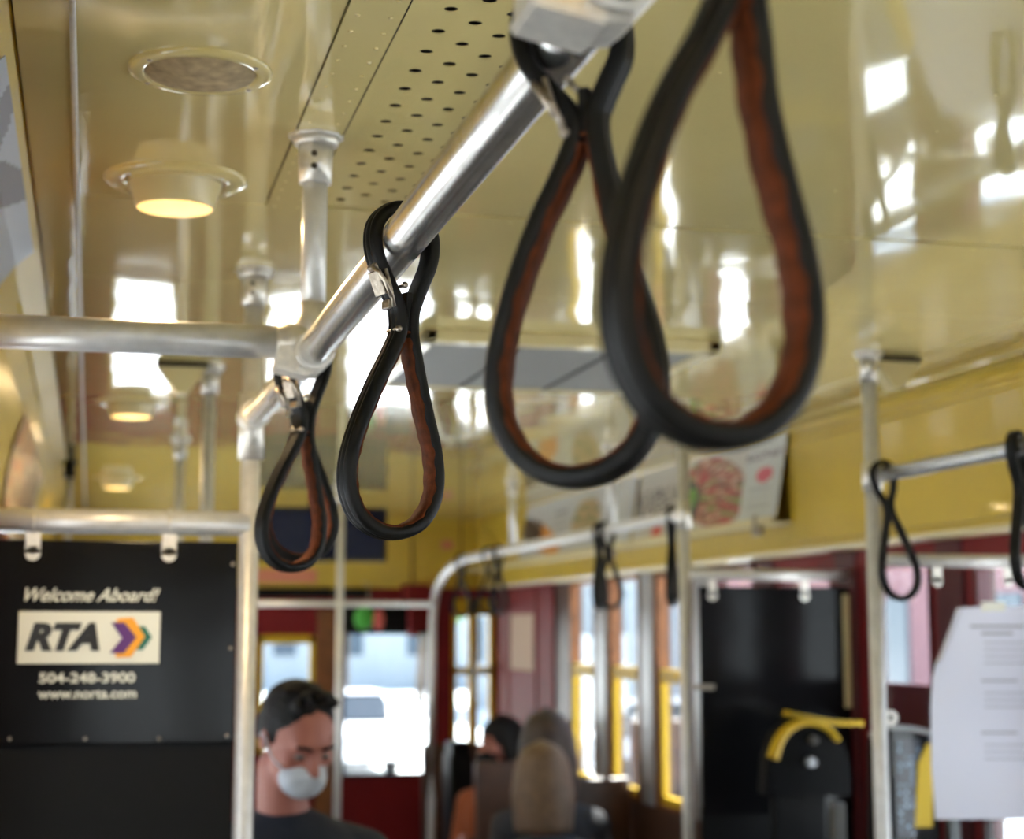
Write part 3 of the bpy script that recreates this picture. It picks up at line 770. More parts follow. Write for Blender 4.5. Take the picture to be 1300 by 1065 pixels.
# ================================================================ BLACK SIGN BOARD
YB = 2.93
t = thing('sign_board', 'black board with white transit logo hanging from the left crossbar', 'sign', (0, YB, E-.02))
bm = B(); box(bm, (XL+.004, YB-.006, E-.176), (.238, YB+.006, E+.152), .003); bd = obj('panel', bm, M['board'], t)
def bp(px, py): return at(px, py, Y=YB-.0085)
a = bp(24, 776); b_ = bp(202, 842); lx, rx, tz, bz = a.x, b_.x, a.z, b_.z
bm = B(); box(bm, (lx, YB-.008, bz), (rx, YB-.0055, tz), .0006); lg = obj('logo_plate', bm, M['white'], t)
text('logo_letters', 'RTA', .056, M['ink'], lg, ((bp(33, 810).x+bp(126, 810).x)/2, YB-.0088, (tz+bz)/2-.001), width=bp(126, 810).x-bp(31, 810).x, shear=.28, bold=.0036)
def chev(name, P, m, y):
    bm = B(); prism(bm, [(bp(x, yy).x, y, bp(x, yy).z) for x, yy in P], (0, -.0006, 0)); obj(name, bm, m, lg)
chev('green_chevron', [(176, 795), (184, 795), (193, 809), (181, 825), (173, 825), (182, 810)], M['green'], YB-.0088)
chev('orange_chevron', [(147, 789), (150, 785), (169, 784), (184, 808), (166, 834), (148, 835), (146, 831), (160, 810)], M['orange'], YB-.0094)
chev('purple_chevron', [(141, 790), (158, 790), (173, 809), (157, 829), (139, 829), (155, 810)], M['purple'], YB-.0100)
text('welcome_script', 'Welcome Aboard!', .030, M['white'], t, (bp(118, 756).x, YB-.0072, bp(118, 756).z), width=bp(203, 756).x-bp(32, 756).x, shear=.45, bold=.0004)
text('phone_number', '504-248-3900', .022, M['white'], t, (bp(111, 861).x, YB-.0072, bp(111, 861).z), width=bp(172, 861).x-bp(50, 861).x, bold=.0005)
text('web_address', 'www.norta.com', .022, M['white'], t, (bp(111, 881).x, YB-.0072, bp(111, 881).z), width=bp(173, 881).x-bp(48, 881).x, bold=.0005)
for px in (42, 215):
    x = bp(px, 690).x
    bm = B(); box(bm, (x-.012, YB-.0085, E+.128), (x+.012, YB-.006, E+.168), .001); cone(bm, (x, YB-.006, E+.130), (x, YB-.0085, E+.130), .012, .012, 20)
    lathe_pts = [(x+.0, YB, E+.183)]
    tube(bm, [(x, YB+.0225*math.cos(k), E+.183+.0225*math.sin(k)) for k in [PI+.9+i*.35 for i in range(-4, 14)]], .0018, 8)
    h = obj('hanger_clip', bm, M['cast'], t)
    bm = B(); cone(bm, (x, YB-.0085, E+.134), (x, YB-.0105, E+.134), .004, .0035, 12); obj('screw', bm, M['gap'], h)
for px, py in ((12, 938), (108, 938), (202, 938), (288, 934), (293, 823), (296, 716)):
    bm = B(); q = bp(px, py); ball(bm, (q.x, YB-.0065, q.z), .0032, (1, .5, 1), u=10, v=6)
    obj('rivet', bm, M['steel'], t)
bm = B(); box(bm, (XL+.004, YB+.002, .10), (.238, YB+.014, E-.170), .003); tag(obj('seat_screen', bm, M['black']), 'matte black screen continuing down under the logo board', 'partition')

# dark board on the right
YD = 4.70
t = thing('dark_board', 'unlettered glossy dark board between two poles on the right', 'partition', (1.95, YD, E))
bm = B(); box(bm, (1.685, YD-.006, E-.50), (2.148, YD+.006, E+.135), .003); obj('panel', bm, M['board'], t)
bm = B(); box(bm, (2.120, YD-.012, E-.21), (2.150, YD-.006, E+.115), .002); obj('edge_strip', bm, M['cream'], t)
for px in (1020, 903):
    bm = B(); q = at(px, 745, Y=YD); box(bm, (q.x-.012, YD-.010, E+.105), (q.x+.012, YD-.006, E+.165), .002); cone(bm, (q.x, YD-.006, E+.108), (q.x, YD-.010, E+.108), .014, .014, 16)
    obj('hanger_clip', bm, M['cast'], t)
bm = B(); q = at(893, 872, Y=YD); box(bm, (q.x-.03, YD-.012, q.z-.008), (q.x+.03, YD-.006, q.z+.008), .002); obj('latch', bm, M['steel'], t)
bm = B(); box(bm, (1.685, YD+.002, .05), (2.14, YD+.016, E-.48), .003); tag(obj('seat_screen', bm, M['black']), 'matte black screen continuing down under the unlettered dark board', 'partition')

# dark folding seat with yellow edging in front of the dark board
def q3(px, py, Y=4.45): return at(px, py, Y=Y)
t = thing('folding_seat', 'dark folded seat with curved yellow edging below the dark board', 'seat', (1.95, 4.45, 0))
bm = B(); P = [q3(972, 1010), q3(975, 960), q3(988, 926), q3(1008, 912), q3(1036, 912), q3(1062, 925), q3(1078, 960), q3(1082, 1010)]
prism(bm, P, (0, .06, 0)); bmesh.ops.bevel(bm, geom=[e for e in bm.edges], offset=.004, segments=2, affect='EDGES'); obj('backrest', bm, M['seat'], t)
bm = B(); box(bm, (q3(972, 1000).x, 4.34, .42), (q3(1082, 1000).x, 4.66, .50), .02); obj('seat_pad', bm, M['seat'], t)
bm = B(); box(bm, (q3(1010, 1000).x, 4.50, 0), (q3(1040, 1000).x, 4.62, .44), .01); box(bm, (q3(990, 1000).x, 4.50, .40), (q3(1060, 1000).x, 4.53, E-.28), .01); obj('pedestal', bm, M['black'], t)
bm = B(); pts = catmull([q3(981, 963, 4.43), q3(988, 942, 4.43), q3(1000, 926, 4.43), q3(1018, 917, 4.43), q3(1036, 918, 4.43), q3(1052, 926, 4.43), q3(1064, 940, 4.43)], 5, False)
sweep(bm, pts, lambda s: [(.014*(1-.6*s), -.010), (.014*(1-.6*s), .010), (-.014*(1-.6*s), .010), (-.014*(1-.6*s), -.010)], (0, 1, 0)); obj('yellow_edge', bm, M['yellow'], t)
bm = B(); pts = catmull([q3(996, 905, 4.50), q3(1030, 912, 4.50), q3(1062, 917, 4.50), q3(1094, 918, 4.50)], 5, False)
sweep(bm, pts, [(.007, -.01), (.007, .01), (-.007, .01), (-.007, -.01)], (0, 1, 0)); obj('yellow_strap', bm, M['yellow'], t)
bm = B(); q = q3(1031, 968, 4.43); cone(bm, (q.x, 4.45, q.z), (q.x, 4.425, q.z), .015, .013, 20); obj('dial', bm, M['silver'], t)
bm = B(); q = q3(1035, 940, 4.43); cone(bm, (q.x, 4.45, q.z), (q.x, 4.428, q.z), .012, .010, 16); obj('knob', bm, M['grille_dk'], t)

# speckled blue seat seen below the window rail, between the pole and the paper
def qs(px, py, Y=3.98): return at(px, py, Y=Y)
t = thing('bench_seat', 'seat with a blue speckled back panel glimpsed between the right-hand pole and the paper notice', 'seat', (1.95, 4.0, 0))
bm = B(); prism(bm, [qs(1108, 1080), qs(1108, 940), qs(1120, 927), qs(1150, 926), qs(1186, 934), qs(1195, 950), qs(1195, 1080)], (0, .035, 0)); bmesh.ops.bevel(bm, geom=list(bm.edges), offset=.004, segments=2, affect='EDGES'); obj('backrest', bm, M['seat'], t)
bm = B(); prism(bm, [qs(1140, 1060), qs(1136, 940), qs(1168, 938), qs(1160, 1060)], (0, -.006, 0)); pn = obj('back_panel', bm, M['speck'], t)
bm = B(); prism(bm, [qs(1162, 1050, 3.97), qs(1166, 968, 3.97), qs(1178, 944, 3.97), qs(1186, 944, 3.97), qs(1184, 1050, 3.97)], (0, .01, 0)); obj('yellow_edge', bm, M['yellow'], t)
bm = B(); tube(bm, catmull([qs(1104, 934, 3.96), qs(1120, 924, 3.96), qs(1155, 924, 3.96), qs(1190, 932, 3.96)], 5, False), .006, 10); obj('top_rail', bm, M['grille'], t)
bm = B(); box(bm, (1.72, 3.60, .42), (2.12, 4.0, .47), .015); obj('seat_pad', bm, M['seat'], t)
for x in (1.75, 2.05):
    bm = B(); box(bm, (x, 3.66, 0), (x+.03, 3.69, .43), .004); box(bm, (x, 3.95, 0), (x+.03, 3.98, E-.40), .004); obj('leg', bm, M['grille_dk'], t)

# clear acrylic sheet with paper notice
YP = 3.50
t = thing('acrylic_screen', 'clear acrylic screen hanging from the right crossbar beside the pole', 'partition', (1.9, YP, E-.2))
bm = B(); box(bm, (1.69, YP-.003, E-.52), (2.135, YP+.003, E+.138), .001); obj('sheet', bm, M['plexi'], t)
for (px, py) in ((1190, 728), (1280, 728)):
    q = at(px, py, Y=YP-.006)
    bm = B(); box(bm, (q.x-.011, YP-.007, E+.112), (q.x+.011, YP-.003, E+.158), .001); cone(bm, (q.x, YP-.003, E+.114), (q.x, YP-.007, E+.114), .011, .011, 18); h = obj('hanger_clip', bm, M['cast'], t)
    bm = B(); cone(bm, (q.x, YP-.007, E+.118), (q.x, YP-.009, E+.118), .004, .0035, 12); obj('screw', bm, M['gap'], h)
q = at(1130, 911, Y=YP-.006)
bm = B(); cone(bm, (q.x, YP-.003, q.z), (q.x, YP-.012, q.z), .016, .016, 24); box(bm, (1.66, YP-.010, q.z-.012), (q.x, YP-.004, q.z+.012), .002); h = obj('pole_bracket', bm, M['cast'], t)
bm = B(); cone(bm, (q.x, YP-.012, q.z), (q.x, YP-.014, q.z), .006, .005, 12); obj('screw', bm, M['gap'], h)
t = thing('paper_notice', 'white paper notice with curled edge taped to the acrylic screen', 'notice', at(1245, 880, Y=YP-.01))
def pp_(x, y, d=.012): return at(x, y, Y=YP-d)
bm = B()
out = [(1215, 772), (1245, 770), (1246, 766), (1272, 766), (1274, 769), (1345, 770), (1345, 1040), (1188, 1040), (1183, 975), (1182, 900), (1184, 860), (1188, 845)]
prism(bm, [pp_(x, y) for x, y in out], (0, .002, 0)); sh = obj('sheet', bm, M['paper'], t)
bm = B(); prism(bm, [pp_(1215, 772, .014), pp_(1222, 775, .020), pp_(1196, 838, .024), pp_(1187, 846, .014)], (0, .0015, 0)); obj('curled_edge', bm, M['paper'], sh)
bm = B(); prism(bm, [pp_(1246, 764, .0145), pp_(1276, 764, .0145), pp_(1276, 776, .0145), pp_(1246, 776, .0145)], (0, .001, 0)); obj('tape', bm, M['white'], t)
bm = B()
def line(x0, x1, y, h=2.0): prism(bm, [pp_(x0, y-h/2, .0128), pp_(x1, y-h/2, .0128), pp_(x1, y+h/2, .0128), pp_(x0, y+h/2, .0128)], (0, .0006, 0))
line(1232, 1300, 795, 3.4); line(1246, 1286, 804, 3.4)
for y0 in (816, 880, 946):
    for k in range(3 if y0 > 816 else 4): line(1250, 1330, y0+k*8.5, 1.4)
for y in (864, 930): line(1246, 1292, y, 2.6)
obj('printed_lines', bm, M['greyink'], sh)

# ================================================================ FAR END
t = thing('monitor', 'flat dark-blue video monitor hung from the ceiling near the front', 'monitor', (1.0, 7.9, ZC))
YT = 7.9; a = at(326, 642, Y=YT); b_ = at(491, 713, Y=YT)
bm = B(); box(bm, (a.x, YT, b_.z), (b_.x, YT+.06, a.z), .006); obj('casing', bm, M['black'], t)
bm = B(); box(bm, (a.x+.02, YT-.003, b_.z+.02), (b_.x-.02, YT+.001, a.z-.02)); obj('screen', bm, M['screen'], t)
bm = B(); box(bm, ((a.x+b_.x)/2-.06, YT+.02, a.z-.05), ((a.x+b_.x)/2+.06, YT+.05, ZC), .003); obj('mount', bm, M['black'], t)
bm = B(); a = at(326, 722, Y=Y1-.01); b_ = at(402, 740, Y=Y1-.01); box(bm, (a.x, Y1-.006, b_.z), (b_.x, Y1-.001, a.z), .001)
tag(obj('bulkhead_sticker', bm, M['sagreen']), 'orange-pink strip sticker on the yellow bulkhead under the monitor', 'sticker')
a = at(561, 686, Y=Y1-.01); b_ = at(575, 697, Y=Y1-.01); bm = B(); box(bm, (a.x, Y1-.006, b_.z), (b_.x, Y1-.001, a.z), .001)
tag(obj('bulkhead_sticker', bm, M['sagreen']), 'tiny coral sticker on the yellow bulkhead above the curved rail', 'sticker')
t = thing('round_sticker', 'green and coral round ornament hanging over the windscreen', 'ornament', at(468, 785, Y=9.0))
q = at(462, 785, Y=9.0); bm = B(); ball(bm, q, .065, (.8, .3, 1)); obj('green_disc', bm, M['stickgreen'], t)
q = at(481, 787, Y=8.99); bm = B(); ball(bm, q, .055, (.55, .3, 1)); obj('coral_disc', bm, M['stickred'], t)
bm = B(); q = at(468, 770, Y=9.0); tube(bm, [(q.x, q.y, q.z-.02), (q.x, q.y, E+.26), (q.x, Y1, E+.27)], .004, 8); obj('hook', bm, M['steel'], t)
bm = B(); a = at(515, 742, Y=9.1); b_ = at(544, 764, Y=9.1); box(bm, (a.x, 9.05, b_.z), (b_.x, Y1, a.z), .006)
a = at(521, 762, Y=9.1); b_ = at(532, 808, Y=9.1); box(bm, (a.x, 9.10, b_.z), (b_.x, 9.18, a.z), .006)
tag(obj('signal_box', bm, M['red']), 'red control box on the header right of the windscreen', 'control box')
bm = B(); a = at(650, 780, X=XR-.014); b_ = at(679, 852, X=XR-.014)
box(bm, (XR-.022, min(a.y, b_.y)-.0, b_.z), (XR-.020, max(a.y, b_.y), a.z))
tag(obj('wall_notice', bm, M['cream_notice']), 'cream rectangular notice on the dark red wall panel', 'notice')
t = thing('farebox', 'black farebox standing in front of the yellow folding door', 'farebox', (1.85, 8.55, 0))
a = at(571, 942, Y=8.5); b_ = at(601, 942, Y=8.5)
bm = B(); box(bm, (a.x, 8.5, 0), (b_.x, 8.68, a.z-.06), .01); obj('cabinet', bm, M['black'], t)
bm = B(); box(bm, (a.x+.01, 8.5, a.z-.062), (b_.x-.01, 8.66, a.z), .012); obj('coin_head', bm, M['seat'], t)

# ================================================================ SEATS
def make_seat(x0, x1, y, label, h=.98):
    t = thing('bench_seat', label, 'seat', ((x0+x1)/2, y, 0), 'dark wooden bench seats')
    bm = B(); box(bm, (x0, y, .42), (x1, y+.40, .47), .012); obj('seat_pad', bm, M['seat'], t)
    bm = B(); box(bm, (x0, y+.38, .47), (x1, y+.42, h), .012, Euler((-.10, 0, 0)).to_matrix()); obj('backrest', bm, M['wood'], t)
    for x in (x0+.03, x1-.05):
        bm = B(); box(bm, (x, y+.04, 0), (x+.03, y+.07, .42), .004); box(bm, (x, y+.33, 0), (x+.03, y+.36, .42), .004); box(bm, (x, y+.04, .05), (x+.03, y+.36, .08), .004)
        obj('leg', bm, M['cast'], t)
    return t
first = make_seat(1.70, 2.13, 3.08, 'dark bench seat just in front of the acrylic screen, right of the aisle')
def again(dx, y, label, rz=0):
    c = copy_tree(first); c.location = (first.location.x+dx, y, 0); c.rotation_euler = (0, 0, rz); c['label'] = label; return c
again(0, 5.05, 'dark bench seat behind the dark board on the right')
again(0, 6.12, 'dark bench seat carrying the dark-blonde passenger', PI)
again(0, 6.92, 'dark bench seat carrying the brown-haired passenger', PI)
again(0, 2.10, 'right-hand bench seat nearest to the camera')
again(-1.90, 3.35, 'left-hand bench seat just beyond the black sign board')
again(-1.90, 4.30, 'second left-hand bench seat beyond the black sign board')
again(-1.90, 5.60, 'third left-hand bench seat beyond the black sign board')

t = thing('stool_seat', 'dark pedestal seat in the aisle under the masked man', 'seat', (.42, 3.78, 0))
bm = B(); box(bm, (.27, 3.54, .45), (.57, 3.86, .50), .02); obj('seat_pad', bm, M['seat'], t)
bm = B(); cone(bm, (.42, 3.72, .02), (.42, 3.72, .46), .03, .03); cone(bm, (.42, 3.72, 0), (.42, 3.72, .03), .14, .12); obj('pedestal', bm, M['cast'], t)

# ================================================================ PEOPLE
def remesh(o, vox=.008, smooth=6):
    r = o.modifiers.new('r', 'REMESH'); r.mode = 'VOXEL'; r.voxel_size = vox; r.use_smooth_shade = True
    s = o.modifiers.new('s', 'SMOOTH'); s.iterations = smooth; s.factor = .5
def person(label, head, hyaw, pitch, byaw, seat_z, hair_mat, hairstyle, shirt, mask=None, detail=True, scale=1.0):
    """head: centre of the skull; yaw 0 looks towards -Y (the camera), positive turns to the right of the photo"""
    S = scale
    Hm = Matrix.Translation(head) @ Euler((0, 0, hyaw)).to_matrix().to_4x4() @ Euler((pitch, 0, 0)).to_matrix().to_4x4()
    def h(x, y, z): return Hm @ Vector((x*S, y*S, z*S))        # local head frame: -y is forward
    R3 = Hm.to_3x3()
    Bm = Matrix.Translation((head.x, head.y, 0)) @ Euler((0, 0, byaw)).to_matrix().to_4x4()
    bk = .06
    neck0 = h(0, .035, -.10); ns = Bm @ Vector((0, bk+.02, head.z-.208*S)); sz = ns.z
    hip = seat_z+.10
    def b(x, y, z): return Bm @ Vector((x, y, z))
    bm = B()
    ball(bm, h(0, .012, .030), .1*S, (.76, .95, .86), R3, u=32, v=24)        # cranium
    ball(bm, h(0, -.022, -.030), .08*S, (.80, .86, 1.08), R3, u=28, v=20)    # face
    ball(bm, h(0, -.050, -.088), .034*S, (1.15, .9, .8), R3)                 # chin
    ball(bm, h(0, -.075, .022), .035*S, (1.55, .5, .38), R3)                 # brow
    for s in (-1, 1):
        ball(bm, h(s*.042, -.062, -.022), .024*S, (1, .7, .8), R3)           # cheekbone
        ball(bm, h(s*.078, .014, -.010), .030*S, (.32, .62, 1), Matrix(R3) @ Euler((0, 0, s*.35)).to_matrix())   # ear
        ball(bm, h(s*.080, .004, -.032), .011*S, (.5, .8, 1), R3)
        ball(bm, h(s*.011, -.100, -.038), .009*S, (1, 1, .8), R3)
    a, c = h(0, -.086, .012), h(0, -.108, -.036); capsule(bm, a, c, .008*S, .013*S)   # nose
    ball(bm, h(0, -.090, -.062), .020*S, (1.1, .5, .32), R3); ball(bm, h(0, -.087, -.070), .018*S, (1.05, .5, .35), R3)
    capsule(bm, neck0, ns, .056*S, .064*S)
    # trunk, arms and legs, tapered
    ball(bm, b(0, bk+.02, sz-.14), .16, (1.12, .66, 1.1)); ball(bm, b(0, bk+.03, (sz+hip)/2-.04), .145, (1.05, .70, 1.35)); ball(bm, b(0, bk+.03, hip), .15, (1.12, .85, .72))
    capsule(bm, b(0, bk+.02, sz-.05), b(0, bk+.02, sz+.01), .085, .06)
    joints = []
    for s in (-1, 1):
        sh = b(s*.175, bk+.02, sz-.075); el = b(s*.215, bk-.04, sz-.35); wr = b(s*.10, bk-.25, hip+.06)
        knee = b(s*.11, -.40, seat_z+.05); ank = b(s*.11, -.40, .09)
        capsule(bm, b(s*.05, bk+.02, sz-.045), sh, .062, .056); capsule(bm, sh, el, .050, .040); capsule(bm, el, wr, .038, .026)
        palm = b(s*.085, bk-.325, hip+.035); capsule(bm, wr, palm, .026, .030)
        tips = []
        for k, (o_, L_) in enumerate(((-.030, .060), (-.010, .070), (.011, .066), (.030, .052))):
            p0 = palm+(Bm.to_3x3() @ Vector((o_, -.018, 0))); p1 = p0+(Bm.to_3x3() @ Vector((0, -L_*.55, -.006))); p2 = p1+(Bm.to_3x3() @ Vector((0, -L_*.30, -.030)))
            capsule(bm, p0, p1, .0092, .0085); capsule(bm, p1, p2, .0085, .0072)
        p0 = palm+(Bm.to_3x3() @ Vector((-s*.022, .018, 0))); p1 = p0+(Bm.to_3x3() @ Vector((-s*.030, -.028, -.004))); capsule(bm, p0, p1, .011, .009)
        capsule(bm, b(s*.08, bk-.01, hip-.03), knee, .082, .058); capsule(bm, knee, ank, .054, .038)
        capsule(bm, ank, b(s*.115, -.53, .045), .040, .034)
        joints.append((s, sh, el, wr, knee, ank))
    body = obj('person', bm, M['skin']); remesh(body, .0075 if detail else .010)
    tag(body, label, 'person')
    # shirt
    g_ = B()
    ball(g_, b(0, bk+.02, sz-.14), .172, (1.12, .68, 1.08)); ball(g_, b(0, bk+.03, (sz+hip)/2-.04), .158, (1.06, .74, 1.35)); ball(g_, b(0, bk+.03, hip), .163, (1.10, .86, .62))
    capsule(g_, b(0, bk+.02, sz-.06), b(0, bk+.02, sz-.012), .098, .074)
    for s, sh, el, wr, knee, ank in joints:
        capsule(g_, b(s*.05, bk+.02, sz-.045), sh, .074, .067); capsule(g_, sh, el, .062, .053); capsule(g_, el, el.lerp(wr, .88), .050, .038)
    o = obj('shirt', g_, shirt, body); remesh(o, .011, 4)
    g_ = B()
    ball(g_, b(0, bk+.03, hip-.03), .165, (1.1, .88, .66))
    for s, sh, el, wr, knee, ank in joints:
        capsule(g_, b(s*.08, bk-.01, hip-.03), knee, .094, .070); capsule(g_, knee, ank+Vector((0, 0, .03)), .066, .052)
    o = obj('trousers', g_, M['trouser'], body); remesh(o, .012, 4)
    g_ = B()
    for s, sh, el, wr, knee, ank in joints:
        capsule(g_, ank+Vector((0, 0, -.035)), b(s*.115, -.545, .050), .048, .043)
    o = obj('shoes', g_, M['black'], body); remesh(o, .010, 3)
    # eyes
    for s in (-1, 1):
        g_ = B(); ball(g_, h(s*.031, -.0785, -.006), .0120*S, (1.15, .6, .50), R3); e = obj('eye', g_, M['eyewhite'], body)
        g_ = B(); ball(g_, h(s*.031, -.0850, -.008), .0062*S, (1, .4, .8), R3, u=12, v=8); obj('iris', g_, M['eye'], e)
        g_ = B(); tube(g_, catmull([h(s*.014, -.094, .016), h(s*.030, -.0955, .023), h(s*.048, -.083, .019)], 4, False), .0036*S, 8); obj('eyebrow', g_, hair_mat, body)
    g_ = B(); ball(g_, h(0, -.0985, -.066), .0175*S, (1.1, .35, .34), R3, u=14, v=8); obj('lips', g_, M['lip'], body)
    # hair
    g_ = B()
    if hairstyle == 'short':
        ball(g_, h(0, .022, .042), .1*S, (.81, .96, .80), R3, u=32, v=22)
        ball(g_, h(0, .070, .000), .075*S, (.95, .6, 1.0), R3)
        for s in (-1, 1): ball(g_, h(s*.058, .020, .022), .045*S, (.55, 1.1, 1.05), R3)
        rr = random.Random(3)
        for k in range(46):     # quiff and tufts
            u, v = rr.uniform(-.055, .055), rr.uniform(-.055, .075)
            p = h(u, v-.012, .094+.022*(1-(u/.07)**2)-.9*max(0, v)**2*4); q_ = p+R3 @ Vector((u*.12, -.008, .007+.004*rr.random()))
            cone(g_, p-(q_-p)*.8, q_, .012*S, .004*S, 8)
    else:
        ball(g_, h(0, .020, .040), .1*S, (.92, 1.05, .92), R3, u=32, v=22)
        for k in range(26):
            a_ = math.radians(-20+220*k/25); x_, y_ = math.cos(a_)*.078, .022+math.sin(a_)*.078
            L_ = .22 if hairstyle == 'long' else .12
            p0 = h(x_*.95, y_, .03); p1 = h(x_*1.15, y_*1.05+.006, -.06); p2 = h(x_*(1.1+.1*math.sin(k*2.3)), y_+.02, -.06-L_*.5)
            p2.z = max(p2.z, sz-.16)
            capsule(g_, p0, p1, .026*S, .024*S); capsule(g_, p1, p2, .024*S, .013*S)
        for k in range(14):
            a_ = math.radians(180*k/13); cone(g_, h(.002, .01, .133), h(math.cos(a_)*.088, .02+math.sin(a_)*.088, .05), .012*S, .014*S, 8)
    o = obj('hair', g_, hair_mat, body); remesh(o, .006 if detail else .009, 3)
    if mask:
        g_ = B(); ball(g_, h(0, -.060, -.066), .062*S, (.92, .86, .82), R3, u=28, v=20); ball(g_, h(0, -.098, -.045), .022*S, (1.0, .8, .8), R3)
        k_ = obj('face_mask', g_, mask, body); remesh(k_, .006, 4)
        for s in (-1, 1):
            g_ = B(); tube(g_, catmull([h(s*.050, -.072, -.050), h(s*.074, -.030, -.030), h(s*.084, .006, .004), h(s*.084, .024, -.006)], 4, False), .0022*S, 8); obj('ear_loop', g_, mask, k_)
    return body
hd = at(378, 930, Y=3.6); hd.z -= .008
person('seated man with short dark hair looking down, white face mask, dark shirt', hd, math.radians(22), math.radians(26), math.radians(12), .56, M['hair_dk'], 'short', M['shirt_dk'], M['mask'], scale=.90)
hd = at(688, 990, Y=6.0)
person('dark-blonde passenger seen from behind, in front of the brown-haired one', hd, math.radians(172), math.radians(6), math.radians(180), .47, M['hair_bl'], 'long', M['shirt_gr'], detail=False)
hd = at(692, 947, Y=6.8)
person('brown-haired passenger seen from behind, right of the dark-haired one', hd, math.radians(190), 0, math.radians(180), .47, M['hair_br'], 'long', M['shirt_gr'], detail=False, scale=1.1)
hd = at(634, 944, Y=8.0)
person('dark-haired passenger in profile wearing a black mask below the red panel', hd, math.radians(-70), 0, math.radians(-32), .47, M['hair_dk'], 'bob', M['shirt_rd'], M['black'], detail=False)
again(-.05, 7.88, 'dark bench seat facing rearwards below the red wall panel')

# ================================================================ OUTSIDE
bm = B(); box(bm, (-90, -60, -1.05), (90, 160, -.95)); struct('street', bm, M['street'])
def building(name, label, x0, y0, x1, y1, h, m, floors, n_, side):
    t = thing(name, label, 'building', ((x0+x1)/2, (y0+y1)/2, -.95))
    bm = B(); box(bm, (x0, y0, -.95), (x1, y1, h)); obj('walls', bm, m, t)
    bm = B(); box(bm, (x0-.2, y0-.2, h), (x1+.2, y1+.2, h+.35), .05); obj('cornice', bm, M['tan_b'], t)
    for f in range(floors):
        z = .6+f*(h-.5)/floors
        for k in range(n_):
            if side == 'x0': c = (x0-.02, y0+(y1-y0)*(k+.5)/n_); a, b_ = (c[0]-.03, c[1]-.5, z), (c[0]+.06, c[1]+.5, z+1.5)
            elif side == 'x1': c = (x1+.02, y0+(y1-y0)*(k+.5)/n_); a, b_ = (c[0]-.06, c[1]-.5, z), (c[0]+.03, c[1]+.5, z+1.5)
            else: c = (x0+(x1-x0)*(k+.5)/n_, y0-.02); a, b_ = (c[0]-.5, c[1]-.03, z), (c[0]+.5, c[1]+.06, z+1.5)
            bm = B(); box(bm, a, b_, .01); obj('window', bm, M['winb'], t)
building('pink_building', 'pink stucco building across the street, seen through the right windows', 12, 13, 20, 33, 7.5, M['pink'], 2, 6, 'x0')
building('grey_building', 'grey building farther up the right side of the street', 13, 38, 24, 60, 8, M['grey_b'], 2, 6, 'x0')
building('grey_building', 'grey building closing the street beyond the windscreen', -2, 78, 22, 90, 9, M['grey_b'], 3, 8, 'y')
building('tan_building', 'tan building on the left side of the street', -24, 20, -13, 55, 7, M['tan_b'], 2, 8, 'x1')
def tree(x, y, h, label):
    t = thing('street_tree', label, 'tree', (x, y, -.95), 'street trees')
    bm = B(); capsule(bm, (x, y, -.95), (x+.1, y, h*.45), .18, .11)
    for a in range(4): capsule(bm, (x+.1, y, h*.40), (x+.9*math.cos(a*1.6), y+.9*math.sin(a*1.6), h*.70), .09, .04)
    obj('trunk', bm, M['bark'], t)
    bm = B(); rr = random.Random(int(x*10+y))
    for k in range(26):
        a, q, z = rr.uniform(0, 6.28), rr.uniform(0, 1.5), rr.uniform(.5, 1.0)*h
        bmesh.ops.create_icosphere(bm, subdivisions=2, radius=rr.uniform(.5, .95), matrix=Matrix.Translation((x+q*math.cos(a), y+q*math.sin(a), z)))
    for v in bm.verts: v.co += Vector((noise.noise(v.co*2.3), noise.noise(v.co*2.3+Vector((9, 0, 0))), noise.noise(v.co*2.3+Vector((0, 9, 0)))))*.35
    obj('crown', bm, M['leaf'], t)
tree(6.5, 46, 5.6, 'green street tree seen through the windscreen'); tree(12.0, 64, 5.0, 'distant green street tree right of the windscreen')
tree(-6, 38, 5.2, 'green street tree on the left verge')
tree(2.0, 60, 6.0, 'distant green street tree left of the windscreen')
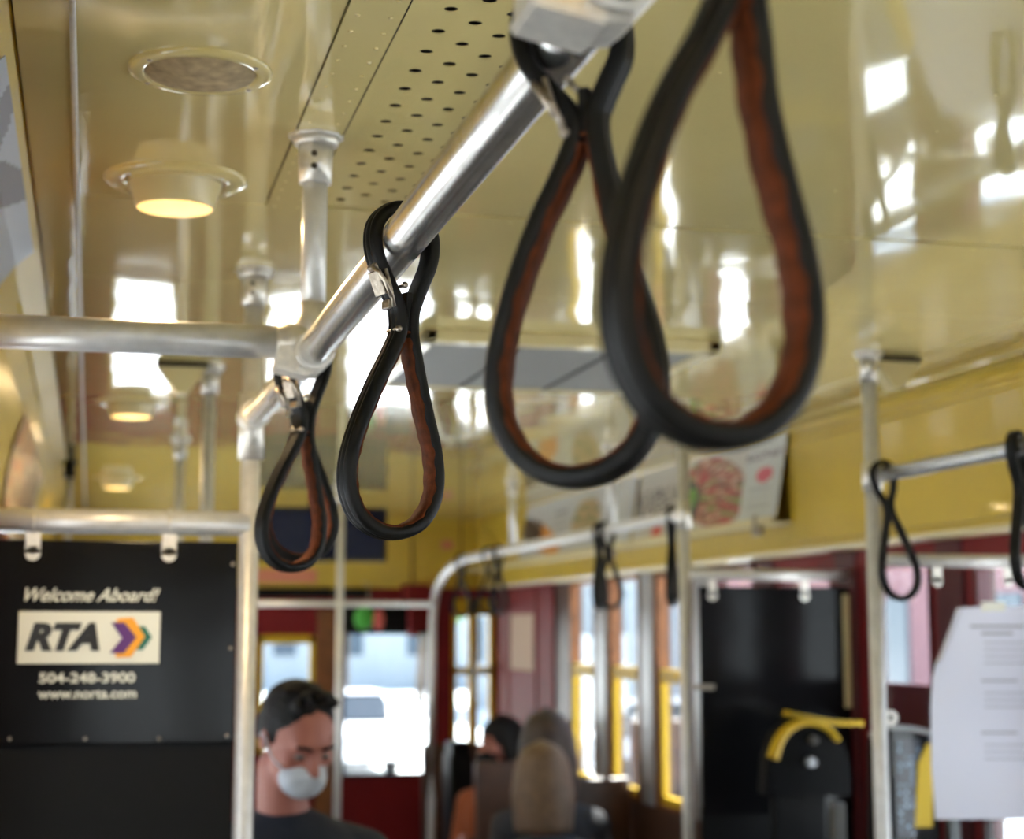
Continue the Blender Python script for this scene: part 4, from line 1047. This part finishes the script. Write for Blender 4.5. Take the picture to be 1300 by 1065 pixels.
def car(x, y, rz, paint, label):
    t = thing('parked_car', label, 'car', (x, y, -.95), 'cars in the street', (0, 0, rz))
    def add(name, bm, m):
        me = bpy.data.meshes.new(name); bmesh.ops.recalc_face_normals(bm, faces=bm.faces); bm.to_mesh(me); bm.free(); me.materials.append(m)
        o = bpy.data.objects.new(name, me); C.objects.link(o); o.parent = t; return o
    bm = B(); P = [(-2.2, .30), (-2.25, .65), (-2.05, .88), (-1.35, .95), (1.05, .95), (2.0, .80), (2.2, .55), (2.15, .30)]
    prism(bm, [(-.88, a, b) for a, b in P], (1.76, 0, 0)); bmesh.ops.bevel(bm, geom=list(bm.edges), offset=.07, segments=3, affect='EDGES'); add('body', bm, paint)
    bm = B(); P = [(-1.55, .93), (-1.0, 1.42), (.25, 1.45), (1.0, .93)]
    prism(bm, [(-.76, a, b) for a, b in P], (1.52, 0, 0)); bmesh.ops.bevel(bm, geom=list(bm.edges), offset=.06, segments=3, affect='EDGES'); add('glasshouse', bm, M['carglass'])
    bm = B(); box(bm, (-.70, -1.0, 1.41), (.70, .28, 1.47), .03); add('roof', bm, paint)
    for a in (-1.35, 1.35):
        for s in (-1, 1):
            bm = B(); cone(bm, (s*.70, a, .32), (s*.90, a, .32), .32, .32, 24); add('wheel', bm, M['tyre'])
car(8.2, 15.2, .05, M['carw'], 'white parked car outside the right window with the pink building')
car(4.6, 33, .0, M['carw'], 'white car ahead beyond the windscreen'); car(8.8, 27, .05, M['card'], 'silver parked car farther along the right kerb')
car(2.2, 40, .0, M['carr'], 'dark car far ahead to the left of the windscreen')

# ================================================================ LIGHT
w_ = bpy.data.worlds.new('sky'); bpy.context.scene.world = w_; w_.use_nodes = True
nt = w_.node_tree; bg = nt.nodes['Background']
tc = nt.nodes.new('ShaderNodeTexCoord'); sp = nt.nodes.new('ShaderNodeSeparateXYZ'); cr = nt.nodes.new('ShaderNodeValToRGB')
cr.color_ramp.elements[0].position = 0; cr.color_ramp.elements[0].color = (.86, .94, 1, 1)
cr.color_ramp.elements[1].position = .7; cr.color_ramp.elements[1].color = (.50, .68, 1, 1)
nt.links.new(tc.outputs['Generated'], sp.inputs[0]); nt.links.new(sp.outputs['Z'], cr.inputs[0]); nt.links.new(cr.outputs[0], bg.inputs[0])
bg.inputs[1].default_value = 2.2
L = bpy.data.lights.new('sun', 'SUN'); L.energy = 15; L.angle = math.radians(1); L.color = (1, .97, .92)
so = bpy.data.objects.new('sun', L); C.objects.link(so); so.rotation_euler = Euler((math.radians(-14), math.radians(16), 0))

sc = bpy.context.scene
vs = sc.view_settings; vs.view_transform = 'Standard'; vs.look = 'None'; vs.gamma = 1; vs.use_curve_mapping = False
vs.exposure = 1.12
sc.cycles.max_bounces = 12; sc.cycles.diffuse_bounces = 6; sc.cycles.glossy_bounces = 6; sc.cycles.transparent_max_bounces = 16
sc.cycles.caustics_reflective = False; sc.cycles.caustics_refractive = False
sc.cycles.sample_clamp_indirect = 8
sc.cycles.use_denoising = True
